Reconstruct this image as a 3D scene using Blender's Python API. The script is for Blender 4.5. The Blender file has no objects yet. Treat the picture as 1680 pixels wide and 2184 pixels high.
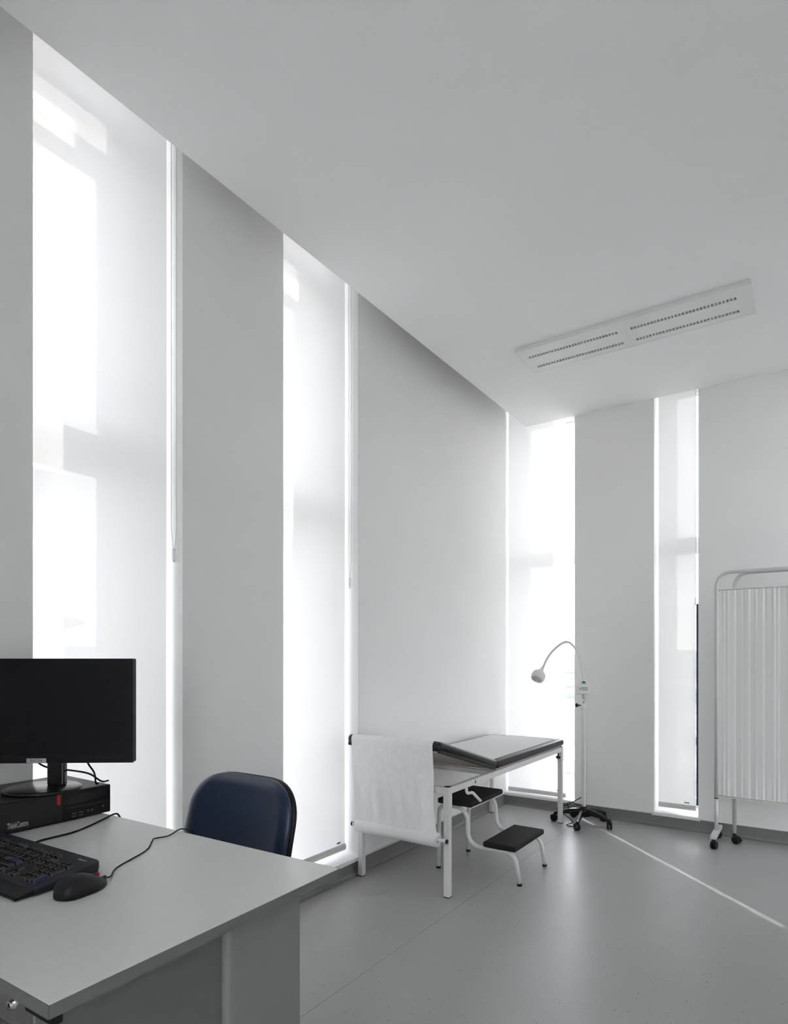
import bpy, bmesh, math, random
from mathutils import Vector, Matrix
random.seed(7)
scene = bpy.context.scene
COL = scene.collection
R = math.radians
PI = math.pi

# ---------------------------------------------------------------- camera, sky, sun, exposure
CAM_H = 1.25
cam = bpy.data.cameras.new('camera')
cam.sensor_fit = 'HORIZONTAL'
cam.sensor_width = 36.0
cam.lens = 36.0 * 1314.0 / 1680.0
cam.shift_y = 308.0 / 1680.0
cam.clip_start = 0.02
cam.clip_end = 8000
camo = bpy.data.objects.new('camera', cam)
COL.objects.link(camo)
camo.location = (0, 0, CAM_H)
camo.rotation_euler = (R(90), 0, R(34.2))
scene.camera = camo

SUN_EL = 38.0
world = bpy.data.worlds.new('sky')
scene.world = world
world.use_nodes = True
wn = world.node_tree.nodes
wl = world.node_tree.links
wn.clear()
w_out = wn.new('ShaderNodeOutputWorld')
w_bg = wn.new('ShaderNodeBackground')
w_sky = wn.new('ShaderNodeTexSky')
w_sky.sky_type = 'NISHITA'
w_sky.sun_disc = False
w_sky.sun_elevation = R(SUN_EL)
w_sky.sun_rotation = R(-44.7)
w_sky.air_density = 1.0
w_sky.dust_density = 0.6
w_sky.ozone_density = 1.0
w_hsv = wn.new('ShaderNodeHueSaturation')
w_hsv.inputs['Saturation'].default_value = 0.5
w_gam = wn.new('ShaderNodeGamma')          # thin high haze: evens the sky out between sun side and far side
w_gam.inputs['Gamma'].default_value = 0.5
wl.new(w_sky.outputs['Color'], w_gam.inputs['Color'])
wl.new(w_gam.outputs['Color'], w_hsv.inputs['Color'])
w_mul = wn.new('ShaderNodeMix')
w_mul.data_type = 'RGBA'; w_mul.blend_type = 'MULTIPLY'; w_mul.inputs['Factor'].default_value = 1.0
w_mul.inputs['B'].default_value = (1.0, 0.945, 0.93, 1)      # camera white balance of the whole sky
wl.new(w_hsv.outputs['Color'], w_mul.inputs['A'])
wl.new(w_mul.outputs['Result'], w_bg.inputs['Color'])
wl.new(w_bg.outputs['Background'], w_out.inputs['Surface'])
w_bg.inputs['Strength'].default_value = 0.80

sun = bpy.data.lights.new('sun', 'SUN')
sun.energy = 1.3
sun.angle = R(0.6)
sun.color = (1.0, 0.975, 0.94)
suno = bpy.data.objects.new('sun', sun)
COL.objects.link(suno)
ce, se = math.cos(R(SUN_EL)), math.sin(R(SUN_EL))
suno.rotation_euler = Vector((0.703 * ce, -0.711 * ce, -se)).to_track_quat('-Z', 'Y').to_euler()
suno.location = (-6, 9, 8)

vs = scene.view_settings
vs.view_transform = 'Standard'
vs.look = 'None'
vs.exposure = 3.42
vs.gamma = 1.0
vs.use_curve_mapping = False
cy = scene.cycles
cy.max_bounces = 9
cy.diffuse_bounces = 6
cy.glossy_bounces = 3
cy.transmission_bounces = 4
cy.transparent_max_bounces = 10
cy.sample_clamp_indirect = 12.0
cy.caustics_reflective = False

# ---------------------------------------------------------------- materials
MATS = {}

def base_mat(name):
    m = bpy.data.materials.new(name)
    m.use_nodes = True
    nt = m.node_tree
    nt.nodes.clear()
    out = nt.nodes.new('ShaderNodeOutputMaterial')
    MATS[name] = m
    return m, nt, out

def pm(name, col, rough=0.5, metal=0.0, spec=0.5, var=0.06, scale=30.0, bump=0.0, bscale=None, coat=0.0):
    """principled material with a procedural tone variation and fine relief"""
    m, nt, out = base_mat(name)
    N, L = nt.nodes, nt.links
    b = N.new('ShaderNodeBsdfPrincipled')
    L.new(b.outputs[0], out.inputs['Surface'])
    tc = N.new('ShaderNodeTexCoord')
    nz = N.new('ShaderNodeTexNoise')
    nz.inputs['Scale'].default_value = scale
    nz.inputs['Detail'].default_value = 4
    L.new(tc.outputs['Object'], nz.inputs['Vector'])
    r = N.new('ShaderNodeValToRGB')
    c0 = [c * (1 - var) for c in col]
    c1 = [min(1, c * (1 + var)) for c in col]
    r.color_ramp.elements[0].color = (*c0, 1)
    r.color_ramp.elements[1].color = (*c1, 1)
    r.color_ramp.elements[0].position = 0.3
    r.color_ramp.elements[1].position = 0.7
    L.new(nz.outputs['Fac'], r.inputs['Fac'])
    L.new(r.outputs['Color'], b.inputs['Base Color'])
    b.inputs['Roughness'].default_value = rough
    b.inputs['Metallic'].default_value = metal
    b.inputs['Specular IOR Level'].default_value = spec
    b.inputs['Coat Weight'].default_value = coat
    if bump > 0:
        n2 = N.new('ShaderNodeTexNoise')
        n2.inputs['Scale'].default_value = bscale or scale * 6
        n2.inputs['Detail'].default_value = 3
        L.new(tc.outputs['Object'], n2.inputs['Vector'])
        bp = N.new('ShaderNodeBump')
        bp.inputs['Strength'].default_value = bump
        bp.inputs['Distance'].default_value = 0.002
        L.new(n2.outputs['Fac'], bp.inputs['Height'])
        L.new(bp.outputs['Normal'], b.inputs['Normal'])
    return m

pm('wall_paint', (0.87, 0.868, 0.858), 0.7, spec=0.25, var=0.012, scale=3, bump=0.05, bscale=260)
pm('ceiling_paint', (0.92, 0.92, 0.915), 0.8, spec=0.2, var=0.008, scale=2, bump=0.03, bscale=200)
pm('sill_white', (0.86, 0.86, 0.86), 0.35, var=0.01, scale=8)
pm('frame_white', (0.80, 0.80, 0.80), 0.4, var=0.01, scale=8)
pm('skirting_vinyl', (0.20, 0.198, 0.195), 0.42, var=0.05, scale=40)
pm('cap_white', (0.75, 0.745, 0.73), 0.5, var=0.02, scale=10)
pm('white_metal', (0.72, 0.715, 0.70), 0.32, var=0.02, scale=12)
pm('grey_metal', (0.62, 0.62, 0.615), 0.35, var=0.02, scale=12)
pm('chrome', (0.62, 0.61, 0.60), 0.18, metal=1.0, var=0.05, scale=40)
pm('brushed_steel', (0.50, 0.49, 0.48), 0.36, metal=1.0, var=0.12, scale=25)
pm('black_plastic', (0.009, 0.009, 0.010), 0.45, spec=0.3, var=0.15, scale=60, bump=0.05, bscale=900)
pm('black_gloss', (0.010, 0.010, 0.011), 0.22, var=0.1, scale=40)
pm('black_rubber', (0.013, 0.0125, 0.0125), 0.7, spec=0.3, var=0.15, scale=80, bump=0.1, bscale=600)
pm('screen_glass', (0.006, 0.006, 0.008), 0.5, spec=0.2, var=0.05, scale=5)
pm('bezel_black', (0.008, 0.008, 0.010), 0.5, spec=0.2, var=0.1, scale=50)
pm('keycap', (0.020, 0.019, 0.019), 0.24, spec=0.9, var=0.1, scale=60)
pm('keycap_blue', (0.022, 0.027, 0.055), 0.3, var=0.1, scale=60)
pm('kb_body', (0.012, 0.014, 0.022), 0.42, var=0.1, scale=60)
pm('red_plastic', (0.48, 0.010, 0.012), 0.4, var=0.05, scale=60)
pm('desk_top', (0.68, 0.68, 0.66), 0.34, var=0.02, scale=60, bump=0.03, bscale=700)
pm('desk_edge', (0.155, 0.155, 0.152), 0.5, var=0.03, scale=60)  # darker than the top: side shade put into the colour
pm('desk_steel', (0.235, 0.235, 0.232), 0.45, var=0.03, scale=20)  # shade on the desk side put into this darker steel
pm('pedestal_steel', (0.145, 0.145, 0.143), 0.45, var=0.04, scale=20)
pm('navy_vinyl', (0.010, 0.023, 0.058), 0.33, var=0.06, scale=20, bump=0.08, bscale=500)
pm('couch_vinyl', (0.011, 0.0105, 0.011), 0.32, spec=0.4, var=0.1, scale=30, bump=0.10, bscale=380)
pm('board_beige', (0.46, 0.40, 0.36), 0.6, var=0.06, scale=12)
pm('ink_black', (0.02, 0.02, 0.02), 0.6, var=0.05)
pm('ink_grey', (0.40, 0.40, 0.41), 0.5, var=0.05)
pm('sticker', (0.46, 0.46, 0.47), 0.5, var=0.02)
pm('sticker_white', (0.66, 0.68, 0.68), 0.5, var=0.02)
pm('ink_green', (0.18, 0.40, 0.37), 0.5, var=0.05)
pm('green_switch', (0.02, 0.075, 0.06), 0.35, var=0.1)
pm('green_pale', (0.40, 0.62, 0.56), 0.4, var=0.05)
pm('navy_strip', (0.020, 0.030, 0.075), 0.4, var=0.05)
pm('reflector', (0.80, 0.80, 0.80), 0.16, metal=1.0, var=0.02)
pm('louvre', (0.72, 0.72, 0.71), 0.35, var=0.03)
pm('panel_white', (0.80, 0.80, 0.79), 0.45, var=0.01)
pm('roller_bar', (0.62, 0.62, 0.60), 0.5, var=0.02)
pm('plaster_out', (0.62, 0.58, 0.52), 0.9, var=0.08, scale=2)
pm('roof_tile', (0.30, 0.16, 0.11), 0.85, var=0.2, scale=6, bump=0.3, bscale=12)
pm('hill', (0.23, 0.27, 0.30), 0.95, var=0.25, scale=0.01)  # bluish grey puts distance haze into the colour
pm('leaf_far', (0.10, 0.14, 0.07), 0.9, var=0.4, scale=3)
pm('bark', (0.10, 0.07, 0.05), 0.9, var=0.3, scale=10)
pm('asphalt', (0.22, 0.22, 0.23), 0.9, var=0.1, scale=1)

def floor_mat():
    m, nt, out = base_mat('vinyl_floor')
    N, L = nt.nodes, nt.links
    b = N.new('ShaderNodeBsdfPrincipled')
    L.new(b.outputs[0], out.inputs['Surface'])
    tc = N.new('ShaderNodeTexCoord')
    n1 = N.new('ShaderNodeTexNoise'); n1.inputs['Scale'].default_value = 1.3; n1.inputs['Detail'].default_value = 5
    L.new(tc.outputs['Object'], n1.inputs['Vector'])
    r1 = N.new('ShaderNodeValToRGB')
    r1.color_ramp.elements[0].color = (0.365, 0.362, 0.354, 1); r1.color_ramp.elements[0].position = 0.3
    r1.color_ramp.elements[1].color = (0.392, 0.389, 0.381, 1); r1.color_ramp.elements[1].position = 0.7
    L.new(n1.outputs['Fac'], r1.inputs['Fac'])
    last = r1.outputs['Color']
    for sc, lim, keep, colr in ((45, 0.11, 0.80, (0.10, 0.098, 0.095, 1)), (40, 0.07, 0.80, (0.43, 0.43, 0.42, 1)), (90, 0.15, 0.75, (0.17, 0.17, 0.168, 1))):
        v = N.new('ShaderNodeTexVoronoi'); v.inputs['Scale'].default_value = sc
        L.new(tc.outputs['Object'], v.inputs['Vector'])
        lt = N.new('ShaderNodeMath'); lt.operation = 'LESS_THAN'; lt.inputs[1].default_value = lim
        L.new(v.outputs['Distance'], lt.inputs[0])
        sp = N.new('ShaderNodeSeparateColor'); L.new(v.outputs['Color'], sp.inputs[0])
        gt = N.new('ShaderNodeMath'); gt.operation = 'GREATER_THAN'; gt.inputs[1].default_value = keep
        L.new(sp.outputs[0], gt.inputs[0])
        mu = N.new('ShaderNodeMath'); mu.operation = 'MULTIPLY'
        L.new(lt.outputs[0], mu.inputs[0]); L.new(gt.outputs[0], mu.inputs[1])
        mx = N.new('ShaderNodeMix'); mx.data_type = 'RGBA'
        L.new(mu.outputs[0], mx.inputs['Factor']); L.new(last, mx.inputs['A']); mx.inputs['B'].default_value = colr
        last = mx.outputs['Result']
    L.new(last, b.inputs['Base Color'])
    n2 = N.new('ShaderNodeTexNoise'); n2.inputs['Scale'].default_value = 2.2; n2.inputs['Detail'].default_value = 6
    L.new(tc.outputs['Object'], n2.inputs['Vector'])
    mr = N.new('ShaderNodeMapRange'); mr.inputs['To Min'].default_value = 0.26; mr.inputs['To Max'].default_value = 0.38
    L.new(n2.outputs['Fac'], mr.inputs['Value']); L.new(mr.outputs[0], b.inputs['Roughness'])
    n3 = N.new('ShaderNodeTexNoise'); n3.inputs['Scale'].default_value = 350
    L.new(tc.outputs['Object'], n3.inputs['Vector'])
    bp = N.new('ShaderNodeBump'); bp.inputs['Strength'].default_value = 0.06; bp.inputs['Distance'].default_value = 0.001
    L.new(n3.outputs['Fac'], bp.inputs['Height']); L.new(bp.outputs['Normal'], b.inputs['Normal'])
floor_mat()

def fabric_mat(name, col, transl, opening, weave=900, blotch=None):
    """thin cloth: diffuse + translucent, with a little see-through weave"""
    m, nt, out = base_mat(name)
    N, L = nt.nodes, nt.links
    d = N.new('ShaderNodeBsdfDiffuse'); t = N.new('ShaderNodeBsdfTranslucent'); tr = N.new('ShaderNodeBsdfTransparent')
    mx = N.new('ShaderNodeMixShader'); mx2 = N.new('ShaderNodeMixShader')
    tc = N.new('ShaderNodeTexCoord')
    nz = N.new('ShaderNodeTexNoise'); nz.inputs['Scale'].default_value = weave; nz.inputs['Detail'].default_value = 2
    L.new(tc.outputs['Object'], nz.inputs['Vector'])
    r = N.new('ShaderNodeValToRGB')
    r.color_ramp.elements[0].color = (*[c * 0.985 for c in col], 1)
    r.color_ramp.elements[1].color = (*col, 1)
    L.new(nz.outputs['Fac'], r.inputs['Fac'])
    L.new(r.outputs['Color'], d.inputs['Color']); L.new(r.outputs['Color'], t.inputs['Color'])
    mx.inputs[0].default_value = transl
    L.new(d.outputs[0], mx.inputs[1]); L.new(t.outputs[0], mx.inputs[2])
    mx2.inputs[0].default_value = opening
    if blotch:
        mp = N.new('ShaderNodeMapping'); mp.inputs['Scale'].default_value = blotch[2]
        L.new(tc.outputs['Object'], mp.inputs['Vector'])
        n2 = N.new('ShaderNodeTexNoise'); n2.inputs['Scale'].default_value = 1.0; n2.inputs['Detail'].default_value = 5; n2.inputs['Roughness'].default_value = 0.7
        L.new(mp.outputs[0], n2.inputs['Vector'])
        mr = N.new('ShaderNodeMapRange'); mr.inputs['From Min'].default_value = 0.3; mr.inputs['From Max'].default_value = 0.7
        mr.inputs['To Min'].default_value = blotch[0]; mr.inputs['To Max'].default_value = blotch[1]
        L.new(n2.outputs['Fac'], mr.inputs['Value']); L.new(mr.outputs[0], mx2.inputs[0])
    L.new(mx.outputs[0], mx2.inputs[1]); L.new(tr.outputs[0], mx2.inputs[2])
    L.new(mx2.outputs[0], out.inputs['Surface'])
fabric_mat('blind_fabric', (0.90, 0.897, 0.887), 0.325, 0.026)
fabric_mat('curtain_cloth', (0.86, 0.86, 0.845), 0.22, 0.0, 700)
fabric_mat('paper_sheet', (0.94, 0.94, 0.945), 0.10, 0.1, 60, (0.0, 0.10, (70, 70, 26)))
fabric_mat('paper_roll', (0.86, 0.86, 0.86), 0.1, 0.0, 120)

def glass_mat(name, tint):
    m, nt, out = base_mat(name)
    N, L = nt.nodes, nt.links
    tr = N.new('ShaderNodeBsdfTransparent'); tr.inputs['Color'].default_value = (*tint, 1)
    g = N.new('ShaderNodeBsdfGlossy'); g.inputs['Roughness'].default_value = 0.02
    mx = N.new('ShaderNodeMixShader')
    lw = N.new('ShaderNodeLayerWeight'); lw.inputs['Blend'].default_value = 0.5
    pw = N.new('ShaderNodeMath'); pw.operation = 'POWER'; pw.inputs[1].default_value = 5.0
    ma = N.new('ShaderNodeMath'); ma.operation = 'MULTIPLY_ADD'; ma.inputs[1].default_value = 0.6; ma.inputs[2].default_value = 0.03
    L.new(lw.outputs['Facing'], pw.inputs[0]); L.new(pw.outputs[0], ma.inputs[0])
    L.new(ma.outputs[0], mx.inputs[0]); L.new(tr.outputs[0], mx.inputs[1]); L.new(g.outputs[0], mx.inputs[2])
    L.new(mx.outputs[0], out.inputs['Surface'])
glass_mat('window_glass', (0.94, 0.95, 0.95))
glass_mat('dimming_glass', (0.555, 0.56, 0.565))     # tint added to hold back daylight behind the blinds

def clear_mat():
    m, nt, out = base_mat('clear_plastic')
    N, L = nt.nodes, nt.links
    tr = N.new('ShaderNodeBsdfTransparent'); tr.inputs['Color'].default_value = (0.95, 0.95, 0.97, 1)
    g = N.new('ShaderNodeBsdfPrincipled'); g.inputs['Base Color'].default_value = (0.86, 0.87, 0.90, 1); g.inputs['Roughness'].default_value = 0.3
    mx = N.new('ShaderNodeMixShader'); mx.inputs[0].default_value = 0.5
    L.new(tr.outputs[0], mx.inputs[1]); L.new(g.outputs[0], mx.inputs[2]); L.new(mx.outputs[0], out.inputs['Surface'])
clear_mat()

def terrain_mat():
    m, nt, out = base_mat('terrain')
    N, L = nt.nodes, nt.links
    b = N.new('ShaderNodeBsdfDiffuse'); L.new(b.outputs[0], out.inputs['Surface'])
    tc = N.new('ShaderNodeTexCoord')
    mp = N.new('ShaderNodeMapping'); mp.inputs['Rotation'].default_value = (0, 0, 0.5); mp.inputs['Scale'].default_value = (0.016, 0.05, 1)
    L.new(tc.outputs['Object'], mp.inputs['Vector'])
    v = N.new('ShaderNodeTexVoronoi'); v.inputs['Scale'].default_value = 1.0
    L.new(mp.outputs[0], v.inputs['Vector'])
    sp = N.new('ShaderNodeSeparateColor'); L.new(v.outputs['Color'], sp.inputs[0])
    r = N.new('ShaderNodeValToRGB')
    e = r.color_ramp.elements
    e[0].color = (0.10, 0.13, 0.11, 1); e[1].color = (0.66, 0.63, 0.56, 1)
    a = e.new(0.35); a.color = (0.24, 0.26, 0.21, 1)
    a = e.new(0.6); a.color = (0.34, 0.33, 0.28, 1)
    L.new(sp.outputs[0], r.inputs['Fac'])
    nz = N.new('ShaderNodeTexNoise'); nz.inputs['Scale'].default_value = 0.15; nz.inputs['Detail'].default_value = 6
    L.new(tc.outputs['Object'], nz.inputs['Vector'])
    mx = N.new('ShaderNodeMix'); mx.data_type = 'RGBA'; mx.blend_type = 'OVERLAY'; mx.inputs['Factor'].default_value = 0.5
    L.new(r.outputs['Color'], mx.inputs['A']); L.new(nz.outputs['Color'], mx.inputs['B'])
    hs = N.new('ShaderNodeHueSaturation'); hs.inputs['Saturation'].default_value = 0.5
    L.new(mx.outputs['Result'], hs.inputs['Color']); L.new(hs.outputs['Color'], b.inputs['Color'])
terrain_mat()

def grille_mat():
    m, nt, out = base_mat('pc_grille')
    N, L = nt.nodes, nt.links
    b = N.new('ShaderNodeBsdfPrincipled'); L.new(b.outputs[0], out.inputs['Surface'])
    tc = N.new('ShaderNodeTexCoord')
    v = N.new('ShaderNodeTexVoronoi'); v.inputs['Scale'].default_value = 230; v.inputs['Randomness'].default_value = 0.25
    L.new(tc.outputs['Object'], v.inputs['Vector'])
    r = N.new('ShaderNodeValToRGB')
    r.color_ramp.elements[0].color = (0.003, 0.003, 0.003, 1); r.color_ramp.elements[0].position = 0.42
    r.color_ramp.elements[1].color = (0.014, 0.013, 0.013, 1); r.color_ramp.elements[1].position = 0.5
    L.new(v.outputs['Distance'], r.inputs['Fac']); L.new(r.outputs['Color'], b.inputs['Base Color'])
    bp = N.new('ShaderNodeBump'); bp.inputs['Strength'].default_value = 0.5; bp.inputs['Distance'].default_value = 0.001; bp.invert = True
    L.new(v.outputs['Distance'], bp.inputs['Height']); L.new(bp.outputs['Normal'], b.inputs['Normal'])
    b.inputs['Roughness'].default_value = 0.45
grille_mat()

# ---------------------------------------------------------------- mesh helpers
def box(bm, x0, x1, y0, y1, z0, z1, bev=0.0, seg=2, mat=None):
    r = bmesh.ops.create_cube(bm, size=1.0)
    vs_ = r['verts']
    for v in vs_:
        v.co = Vector(((x0 + x1) / 2 + v.co.x * (x1 - x0), (y0 + y1) / 2 + v.co.y * (y1 - y0), (z0 + z1) / 2 + v.co.z * (z1 - z0)))
    if bev > 0:
        es = list({e for v in vs_ for e in v.link_edges})
        rb = bmesh.ops.bevel(bm, geom=es, offset=bev, segments=seg, profile=0.5, affect='EDGES')
        vs_ = rb['verts'] + [v for v in vs_ if v.is_valid]
    if mat is not None:
        for v in set(vs_):
            v.co = mat @ v.co
    return vs_

def fillet(pts, rad, n=6):
    """round the corners of a polyline"""
    P = [Vector(p) for p in pts]
    out = [P[0]]
    for i in range(1, len(P) - 1):
        a, b, c = P[i - 1], P[i], P[i + 1]
        d1, d2 = (a - b), (c - b)
        l1, l2 = d1.length, d2.length
        d1.normalize(); d2.normalize()
        ang = d1.angle(d2)
        if ang > PI - 0.02:
            out.append(b); continue
        r = rad[i] if isinstance(rad, (list, tuple)) else rad
        t = min(r / math.tan(ang / 2), l1 * 0.49, l2 * 0.49)
        p1, p2 = b + d1 * t, b + d2 * t
        for k in range(n + 1):
            s = k / n
            out.append((1 - s) ** 2 * p1 + 2 * (1 - s) * s * (b * 0.8 + (p1 + p2) * 0.1) + s * s * p2)
    out.append(P[-1])
    return out

def spline(pts, n=8):
    P = [Vector(p) for p in pts]
    P = [2 * P[0] - P[1]] + P + [2 * P[-1] - P[-2]]
    out = []
    for i in range(1, len(P) - 2):
        a, b, c, d = P[i - 1], P[i], P[i + 1], P[i + 2]
        for k in range(n):
            t = k / n
            out.append(0.5 * ((2 * b) + (c - a) * t + (2 * a - 5 * b + 4 * c - d) * t * t + (3 * b - a - 3 * c + d) * t ** 3))
    out.append(P[-2])
    return out

def tube(bm, pts, rad, n=12, caps=True):
    P = [Vector(p) for p in pts]
    rings = []
    up = None
    for i, p in enumerate(P):
        t = (P[min(i + 1, len(P) - 1)] - P[max(i - 1, 0)]).normalized()
        if up is None:
            up = Vector((0, 0, 1)) if abs(t.z) < 0.9 else Vector((1, 0, 0))
        u = (up - t * up.dot(t)).normalized()
        w = t.cross(u)
        up = u
        r = rad[i] if isinstance(rad, (list, tuple)) else rad
        rings.append([bm.verts.new(p + (u * math.cos(2 * PI * k / n) + w * math.sin(2 * PI * k / n)) * r) for k in range(n)])
    for a, b in zip(rings[:-1], rings[1:]):
        for k in range(n):
            f = bm.faces.new((a[k], a[(k + 1) % n], b[(k + 1) % n], b[k]))
            f.smooth = True
    if caps:
        bm.faces.new(list(reversed(rings[0])))
        bm.faces.new(rings[-1])
    return rings

def lathe(bm, prof, n=24, mat=None, smooth=True):
    rings = []
    for r, z in prof:
        ring = []
        for k in range(n):
            a = 2 * PI * k / n
            co = Vector((max(r, 1e-5) * math.cos(a), max(r, 1e-5) * math.sin(a), z))
            ring.append(bm.verts.new(mat @ co if mat is not None else co))
        rings.append(ring)
    for a, b in zip(rings[:-1], rings[1:]):
        for k in range(n):
            f = bm.faces.new((a[k], a[(k + 1) % n], b[(k + 1) % n], b[k]))
            f.smooth = smooth
    bm.faces.new(list(reversed(rings[0])))
    bm.faces.new(rings[-1])

def prism(bm, poly, axis, a0, a1):
    """extrude a 2-D polygon along axis 'x','y' or 'z'"""
    def co(p, a):
        return {'x': (a, p[0], p[1]), 'y': (p[0], a, p[1]), 'z': (p[0], p[1], a)}[axis]
    A = [bm.verts.new(co(p, a0)) for p in poly]
    B = [bm.verts.new(co(p, a1)) for p in poly]
    n = len(poly)
    fs = [bm.faces.new(A), bm.faces.new(list(reversed(B)))]
    for i in range(n):
        fs.append(bm.faces.new((A[i], B[i], B[(i + 1) % n], A[(i + 1) % n])))
    bmesh.ops.recalc_face_normals(bm, faces=fs)

def grid(bm, nu, nv, fn, smooth=True):
    V = [[bm.verts.new(fn(i / nu, j / nv)) for i in range(nu + 1)] for j in range(nv + 1)]
    for j in range(nv):
        for i in range(nu):
            f = bm.faces.new((V[j][i], V[j][i + 1], V[j + 1][i + 1], V[j + 1][i]))
            f.smooth = smooth
    return V

def obj(name, bm, mat, parent=None, loc=None, smooth=None):
    bmesh.ops.recalc_face_normals(bm, faces=bm.faces)
    me = bpy.data.meshes.new(name)
    bm.to_mesh(me); bm.free()
    if smooth is not None:
        for p in me.polygons:
            p.use_smooth = smooth
    me.materials.append(MATS[mat])
    o = bpy.data.objects.new(name, me)
    COL.objects.link(o)
    if parent is not None:
        o.parent = parent
    if loc is not None:
        o.location = loc
    return o

def B():
    return bmesh.new()

def boxobj(name, dims, mat, parent=None, bev=0.0, seg=2):
    bm = B(); box(bm, *dims, bev=bev, seg=seg)
    return obj(name, bm, mat, parent)

def tubeobj(name, pts, rad, mat, parent=None, n=12):
    bm = B(); tube(bm, pts, rad, n)
    return obj(name, bm, mat, parent)

def thing(name, label, cat, loc=(0, 0, 0), rotz=0.0, group=None):
    o = bpy.data.objects.new(name, None)
    o.empty_display_size = 0.1
    COL.objects.link(o)
    o.location = loc
    o.rotation_euler = (0, 0, rotz)
    o['label'] = label; o['category'] = cat
    if group: o['group'] = group
    return o

def tag(o, label, cat, group=None):
    o['label'] = label; o['category'] = cat
    if group: o['group'] = group
    return o

def struct(o, label=None, cat=None):
    o['kind'] = 'structure'
    if label: o['label'] = label
    if cat: o['category'] = cat
    return o

def textobj(name, body, size, mat, parent, mtx, extrude=0.0002, sx=1.0, align='CENTER', bold=0.0):
    cu = bpy.data.curves.new(name, 'FONT')
    cu.body = body; cu.size = size; cu.extrude = extrude; cu.align_x = align; cu.align_y = 'CENTER'
    cu.offset = bold; cu.resolution_u = 3
    tmp = bpy.data.objects.new('tmp_text', cu)
    COL.objects.link(tmp)
    bpy.context.view_layer.update()
    me = bpy.data.meshes.new_from_object(tmp)
    bpy.data.objects.remove(tmp); bpy.data.curves.remove(cu)
    me.transform(mtx @ Matrix.Diagonal((sx, 1, 1, 1)))
    me.materials.clear(); me.materials.append(MATS[mat])
    o = bpy.data.objects.new(name, me)
    COL.objects.link(o)
    o.parent = parent
    return o

def frame_mtx(origin, xdir, ydir):
    x = Vector(xdir).normalized(); y = Vector(ydir).normalized(); z = x.cross(y)
    m = Matrix.Identity(4)
    for i in range(3):
        m[i][0], m[i][1], m[i][2], m[i][3] = x[i], y[i], z[i], origin[i]
    return m

# ---------------------------------------------------------------- room shell
XL, YB, ZC = -2.166, 4.852, 3.159       # left wall face, back wall face, ceiling
XR, YF = 1.10, -1.30                    # right wall and the wall behind the camera
TH = 0.40                               # outer wall thickness
ZT = 3.58                               # top of the wall openings, above the ceiling
SILL_B, SILL_T = 0.078, 0.102
W1 = (1.030, 1.624); W2 = (2.213, 2.818)          # openings in the left wall (y)
W3 = (XL, -1.564); W4 = (-0.973, -0.675)          # openings in the back wall (x)
W5_FILL = (-0.05, 0.55)                               # unseen window added for fill light, behind the viewer (x)
W6_FILL = (4.00, 4.44)                                 # second window added as fill light, in the unseen right wall (y)

bm = B()
box(bm, XL - TH, XR + TH, YF - TH, YB + TH, -0.25, -0.004)
floor = struct(obj('floor', bm, 'skirting_vinyl'), 'grey speckled vinyl floor with welded seams', 'floor')
SEAMS = (XL - 0.05, -1.4665, 0.53, XR + 0.02)
for a, b_ in zip(SEAMS[:-1], SEAMS[1:]):
    bm = B(); box(bm, a + 0.0007, b_ - 0.0007, YF - 0.02, YB + 0.02, -0.004, 0.0)
    obj('vinyl_sheet', bm, 'vinyl_floor', floor)

def wall_segments(bm, axis, spans, lo, hi, opens, z0, z1):
    pos = lo
    f = (lambda a, b, c, d: box(bm, spans[0], spans[1], a, b, c, d)) if axis == 'y' else (lambda a, b, c, d: box(bm, a, b, spans[0], spans[1], c, d))
    for o0, o1 in opens:
        if o0 > pos + 1e-4: f(pos, o0, z0, z1)
        f(o0, o1, z0, SILL_B)
        f(o0, o1, ZT, z1)
        pos = o1
    if hi > pos: f(pos, hi, z0, z1)

bm = B(); wall_segments(bm, 'y', (XL - TH, XL), YF, YB + TH, (W1, W2), 0.0, 3.8)
struct(obj('wall_left', bm, 'wall_paint'), 'white painted wall with two tall window openings', 'wall')
bm = B(); wall_segments(bm, 'x', (YB, YB + TH), XL, XR, (W3, W4), 0.0, 3.8)
struct(obj('wall_back', bm, 'wall_paint'), 'white painted end wall with two tall narrow window openings', 'wall')
bm = B(); wall_segments(bm, 'y', (XR, XR + TH), YF - TH, YB + TH, (W6_FILL,), 0.0, 3.8)
struct(obj('wall_right', bm, 'wall_paint'), 'white painted wall on the right, with one added fill-light window', 'wall')
bm = B(); wall_segments(bm, 'x', (YF - TH, YF), XL, XR, (W5_FILL,), 0.0, 3.8)
struct(obj('wall_front', bm, 'wall_paint'), 'white painted wall behind the viewer with one added fill-light window', 'wall')
bm = B()
box(bm, XL, -1.973, YF, YB, 3.59, 3.62)                       # roof of the blind slot, added to keep the slot brighter
box(bm, -1.973, -1.943, YF, YB, ZC, 3.7)                      # bulkhead added so daylight bounces inside the slot
box(bm, -1.943, XR, YF, YB, ZC, ZC + 0.03)                    # lowered ceiling with a blind slot along the left wall
box(bm, XL - TH, XR + TH, YF - TH, YB + TH, 3.7, 3.85)      # slab above
struct(obj('ceiling', bm, 'ceiling_paint'), 'plain white lowered ceiling', 'ceiling')

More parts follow.
